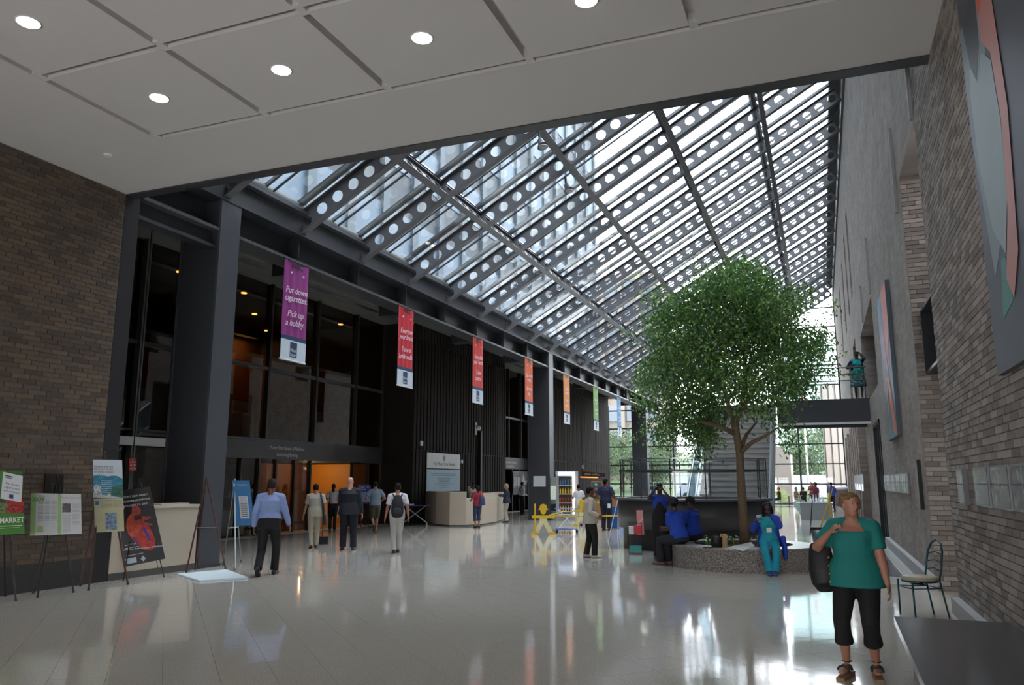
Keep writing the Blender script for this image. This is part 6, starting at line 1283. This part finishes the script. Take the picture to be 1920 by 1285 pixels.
# 11 far waiter
g_ = PX(979, 964, -14.5); person('person in a black vest with white sleeves by the photograph mural', (g_.x, g_.y), head(g_) - 60, 1.7, 1.0, 'brown', .016, top='b8b8ba', sleeve='long', hem=.03, bottom='17171a', hair='1a1616', hs='short', face=False, hands={1: (.25, .15, 1.0), -1: (-.25, .15, 1.0)})
# 12 woman in cream jacket
g_ = fp(1108, 1046); person('woman in cream jacket and black trousers with her hands in her pockets', g_, head(g_) - 75, 1.58, 1.12, 'brown', .009, -2, fem=True, top='b3ab9c', sleeve='long', hem=-.10, jacket=1, bottom='121214', legr=1.08, hair='1c1718', hs='short', shoe='b8aea8', feet={1: (.09, .06, 0), -1: (-.09, -.08, 0)}, hands={1: (.2, .14, .93), -1: (-.2, .14, .93)}, hp=-4)
# 13 person in white scrubs
g_ = fp(1086, 986); person('person in white clothes behind the folding trolley', g_, head(g_) + 10, 1.6, 1.0, 'brown', .014, 2, fem=True, top='cfcdd0', hem=-.05, bottom='c9c7ca', hair='171316', hs='bun', face=False, hands={1: (.15, .25, 1.1), -1: (-.15, .25, 1.1)})
# 14 teal cap
g_ = G(1118, 972); person('person in a teal cap behind the coffee bar corner', (g_.x, g_.y), head(g_) + 150, 1.6, 1.0, 'tan', .015, top='3f4858', hem=.0, bottom='2a2c33', hair='2a2020', hs='short', cap='2aa3a8', hands={1: (.15, .25, 1.1), -1: (-.15, .25, 1.1)})
# 15 man in navy
g_ = fp(1137, 995); a = person('stout man in navy polo and navy trousers with keys on his belt', g_, head(g_) - 20, 1.80, 1.22, 'brown', .012, 0, top='1b2340', hem=.02, bottom='161d33', legr=1.05, hair='171415', hs='short', face=False, hy=-30, hp=-5, hands={1: (.3, .2, 1.1), -1: (-.3, .2, 1.1)})
MB().slab(a['W']((.12, -.165, .78)), a['W']((.22, -.15, .78)), a['W']((.22, -.15, .93)), a['W']((.12, -.165, .93)), -a['YA'], .012).build('badge', whitep, a['t']); MB().ell(a['W']((-.24, -.1, .96)), (.05, .05, .05)).build('key_pouch', mat('pouch_green', 'a9b92a', .6), a['t'], True)
# 16 woman in blue shirt and black apron
g_ = Vector(fp(1241, 1049)); hd_ = head(g_) + 175
a = person('person in blue shirt and long black apron raising both hands to the face', g_, hd_, 1.66, 1.0, 'dark', .008, 0, fem=True, top='1d3f9e', sleeve='short', hem=-.02, bottom='131316', legr=1.15, hair='1a1517', hs='bun', hands={1: (.105, .13, 1.49, (-1, 0, 0), .7), -1: (-.105, .13, 1.49, (1, 0, 0), .7)}, elb={1: (.6, .35, -1), -1: (-.6, .35, -1)}, feet={1: (.1, 0, 0, -10), -1: (-.1, .02, 0, 10)})
W_ = a['W']; T_ = a['T']; b = MB(); b.loft([W_((0, .035, .42)), W_((0, .03, .62)), W_((0, .02, .86)), W_(T_(.1) + Vector((0, .016, 0))), W_(T_(.2) + Vector((0, .03, 0))), W_(T_(.38) + Vector((0, .035, 0)))], [(.20, .135), (.195, .14), (.19, .135), (.178, .13), (.13, .105), (.09, .10)], ref=a['XA'], n=20); b.build('apron', mat('apron_black', '141417', .85), a['t'], True)
for sd in (1, -1): MB().loft([a['HP']((sd * .029 + .02 * math.cos(q), .094, .01 + .016 * math.sin(q))) for q in np.linspace(0, 2 * PI, 12)], [.002] * 12, n=5).build('spectacles', mat('spectacle_metal', 'b9b9bc', .2, .8), a['t'], True)
# 17, 18 two seated men in blue polos on the planter's left rim
def rim(u, v): g = G(u, v, PH); d = (g - PC); d.z = 0; d = d.normalized() * (PR - .2); return PC + d
g_ = Vector((PC.x - 1.16, PC.y - .62, 0)); a = person('seated man in royal blue polo and black cap, hands clasped', g_, 62, 1.78, 1.16, 'dark', .008, 14, hip=(0, 0, PH + .12), top='1740a8', sleeve='short', hem=-.02, bottom='23242a', legr=1.12, hair='171214', hs='short', cap='1b2030', shoe='7a5a55',
    feet={1: (.14, .44, 0, -8), -1: (-.06, .47, 0, 8)}, hands={1: (.03, .42, PH + .30, (-1, 0, 0), .8), -1: (-.03, .42, PH + .27, (1, 0, 0), .8)}, hy=-28)
MB().loft([a['W'](a['J'] if False else a['w', 1]) + Vector((.03 * math.cos(q), .03 * math.sin(q), 0)) for q in np.linspace(0, 2 * PI, 12)], [.008] * 12, n=5).build('wristwatch', chrome, a['t'], True)
g_ = Vector((PC.x - 1.0, PC.y + .30, 0)); person('seated man in royal blue polo and black cap, face turned this way', g_, 72, 1.76, 1.12, 'dark', .009, 8, hip=(0, 0, PH + .12), top='1740a8', sleeve='short', hem=.0, bottom='1c1c20', hair='171214', hs='short', cap='1c1d22', shoe='4a4244',
    feet={1: (.12, .45, 0, -8), -1: (-.1, .45, 0, 8)}, hands={1: (.08, .4, PH + .26, (-1, 0, 0), .5), -1: (-.1, .4, PH + .26, (1, 0, 0), .5)}, hy=75)
# 19 seated woman in scrubs
g_ = Vector((-1.03, PC.y - 1.10, 0)); hd_ = 186
a = person('seated woman in turquoise scrubs and a blue coat holding a cup', g_, hd_, 1.66, 1.0, 'dark', .0075, -2, hip=(0, -.02, PH + .115), fem=True, bust=1, top='2097a6', sleeve='short', hem=-.05, bottom='1790a6', legr=1.08, hair='1a1416', hs='long', band='2a8fc4', shoe='2b3a78',
    feet={1: (.04, .44, 0, 5), -1: (-.07, .40, 0, -6)}, hands={1: (.235, .27, .93, (-.3, .2, -.2), .9), -1: (-.055, .2, 1.06, (1, -.6, 0), .9)}, elb={1: (.6, -.2, -1), -1: (-.7, .1, -1)}, hy=8, hp=6)
W_ = a['W']; T_ = a['T']; b = MB(); cm = mat('coat_blue', '2240a6', .75, 0, .06, 5)
# coat: open at the front, sleeves to the wrists
for sd in (1, -1):
    b = MB(); b.loft([W_(T_(-.08) + Vector((sd * .14, -.05, 0))), W_(T_(.1) + Vector((sd * .13, -.05, 0))), W_(T_(.3) + Vector((sd * .12, -.045, 0))), W_(T_(.46) + Vector((sd * .09, -.03, 0)))], [(.085, .12), (.075, .115), (.07, .11), (.07, .085)], ref=a['XA'], n=16)
    s_, e_, w_ = a['sh'][sd], a['e', sd], a['w', sd]; b.loft([W_(s_), W_(s_.lerp(e_, .5)), W_(e_), W_(e_.lerp(w_, .5)), W_(e_.lerp(w_, .9))], [.075, .07, .065, .055, .048], n=14, cap=1)
    b.loft([W_((0, -.12, PH + .08)), W_(T_(.44) + Vector((0, -.085, 0)))], [(.17, .03), (.14, .03)], ref=a['XA'], n=14)
    if sd == -1: b.loft([W_((-.24, .0, PH + .22)), W_((-.27, .06, PH + .02)), W_((-.28, .1, .26))], [(.06, .1), (.05, .1), (.035, .085)], ref=a['XA'], n=12)
    remesh(b, .010, 'coat', cm, a['t'], 3)
MB().slab(W_(T_(.2) + Vector((.04, .165, 0))), W_(T_(.2) + Vector((-.05, .165, 0))), W_(T_(.29) + Vector((-.05, .175, 0))), W_(T_(.29) + Vector((.04, .175, 0))), a['YA'], .004).build('badge', whitep, a['t'])
cp_ = thing('cup', a['hand', 1] + Vector((0, 0, -.02)), 'paper cup in the hand of the woman in scrubs', 'cup'); c0 = a['hand', 1] + a['YA'] * .0 - a['XA'] * .04 + Vector((0, 0, -.03)); MB().loft([c0, c0 + Vector((0, 0, .11))], [.03, .04], n=16).build('cup', mat('cup_paper', 'cfcac2', .6), cp_, True); MB().loft([c0 + Vector((0, 0, .03)), c0 + Vector((0, 0, .08))], [.0345, .039], n=16).build('sleeve', mat('cup_sleeve', '4c7d6a', .7), cp_, True); MB().loft([c0 + Vector((0, 0, .11)), c0 + Vector((0, 0, .122))], [.043, .038], n=16).build('lid', whitep, cp_, True)
# 20 woman on the bridge
a = person('woman in turquoise top and patterned skirt phoning on the footbridge', (1.28, 28.15), 188, 1.62, 1.12, 'dark', .010, 0, fem=True, bust=1, top='1c9aa0', sleeve='none', hem=-.02, bottom='3b6f74', kind='skirt', hair='1a1416', hs='short', shoe='4a3a34', hands={1: (.22, .2, 1.12), -1: (-.11, .12, 1.50, (1, 0, 0), .7)}, elb={-1: (-.4, .4, -1)}, z0=BZ)
W_ = a['W']; b = MB()
for sd in (1, -1):
    s_, e_, w_ = a['sh'][sd], a['e', sd], a['w', sd]; b.loft([W_(s_), W_(e_), W_(e_.lerp(w_, .8))], [.07, .06, .045], n=12, cap=1); b.loft([W_(a['T'](.12) + Vector((sd * .15, -.03, 0))), W_(a['T'](.45) + Vector((sd * .12, -.02, 0)))], [(.06, .12), (.07, .09)], ref=a['XA'], n=12)
remesh(b, .012, 'cardigan', mat('cardigan_black', '15161b', .85), a['t'], 2)
for k in range(26):
    q = random.uniform(-1.4, 1.4); z = random.uniform(.5, .8); r_ = .16 + (.84 - z) * .14; MB().ell(W_((r_ * 1.22 * math.sin(q), r_ * math.cos(q) * 1.02 + .012, z)), (.022, .022, .026), n=6, m=4).build('skirt_pattern', mat('pattern_grey', '4a4d50' if k % 2 else '6fb0ae'), a['t'])
# far groups
for lab, u, v, sit, top, bot, hr, hs_, hd_, sk_ in [('red haired woman in black reading at a cafe table', 1462, 948, 1, '18181c', '1c1c20', '7a3028', 'bob', 100, 'pale'), ('man in a grey shirt seated by the window', 1494, 950, 1, '6b6460', '8c8474', '2a2222', 'short', 250, 'tan'), ('man in black seated with his back this way', 1508, 951, 1, '1c1e2a', '22242a', '151215', 'short', 0, 'tan'),
      ('man in a royal blue shirt standing by the litter bin', 1562, 960, 0, '2249b0', '20222c', '151215', 'short', 20, 'dark'), ('woman in a maroon top behind the draped table', 1533, 968, 0, '6d2236', '2a2228', '1c1416', 'curly', 120, 'brown'), ('woman in a plum top at the far left of the draped table', 1524, 952, 0, '74304a', '2a2228', '5a3020', 'long', 140, 'pale'),
      ('person in a red cap seen through the railing', 1211, 945, 0, 'a83238', '3a3c44', '2a2222', 'short', 30, 'tan'), ('grey haired person in blue seen through the railing', 1226, 946, 0, '3c5578', '3a3c44', 'a89c88', 'short', 350, 'pale')]:
    g_ = G(u, v); 
    if g_.y > 57: g_ *= 57 / g_.y
    kw = dict(hip=(0, 0, .56), feet={1: (.1, .42, 0), -1: (-.1, .42, 0)}, hands={1: (.12, .35, .78), -1: (-.12, .35, .78)}) if sit else dict(hands={1: (.18, .25, 1.05), -1: (-.18, .25, 1.05)})
    person(lab, (g_.x, g_.y), hd_, 1.68, 1.0, sk_, .018, top=top, bottom=bot, hair=hr, hs=hs_, face=False, cap='b8343a' if 'red cap' in lab else None, **kw)
# turn the live modifiers into plain meshes
dg = bpy.context.evaluated_depsgraph_get()
new = [(o, bpy.data.meshes.new_from_object(o.evaluated_get(dg))) for o in REM]
for o, me in new: o.modifiers.clear(); o.data = me
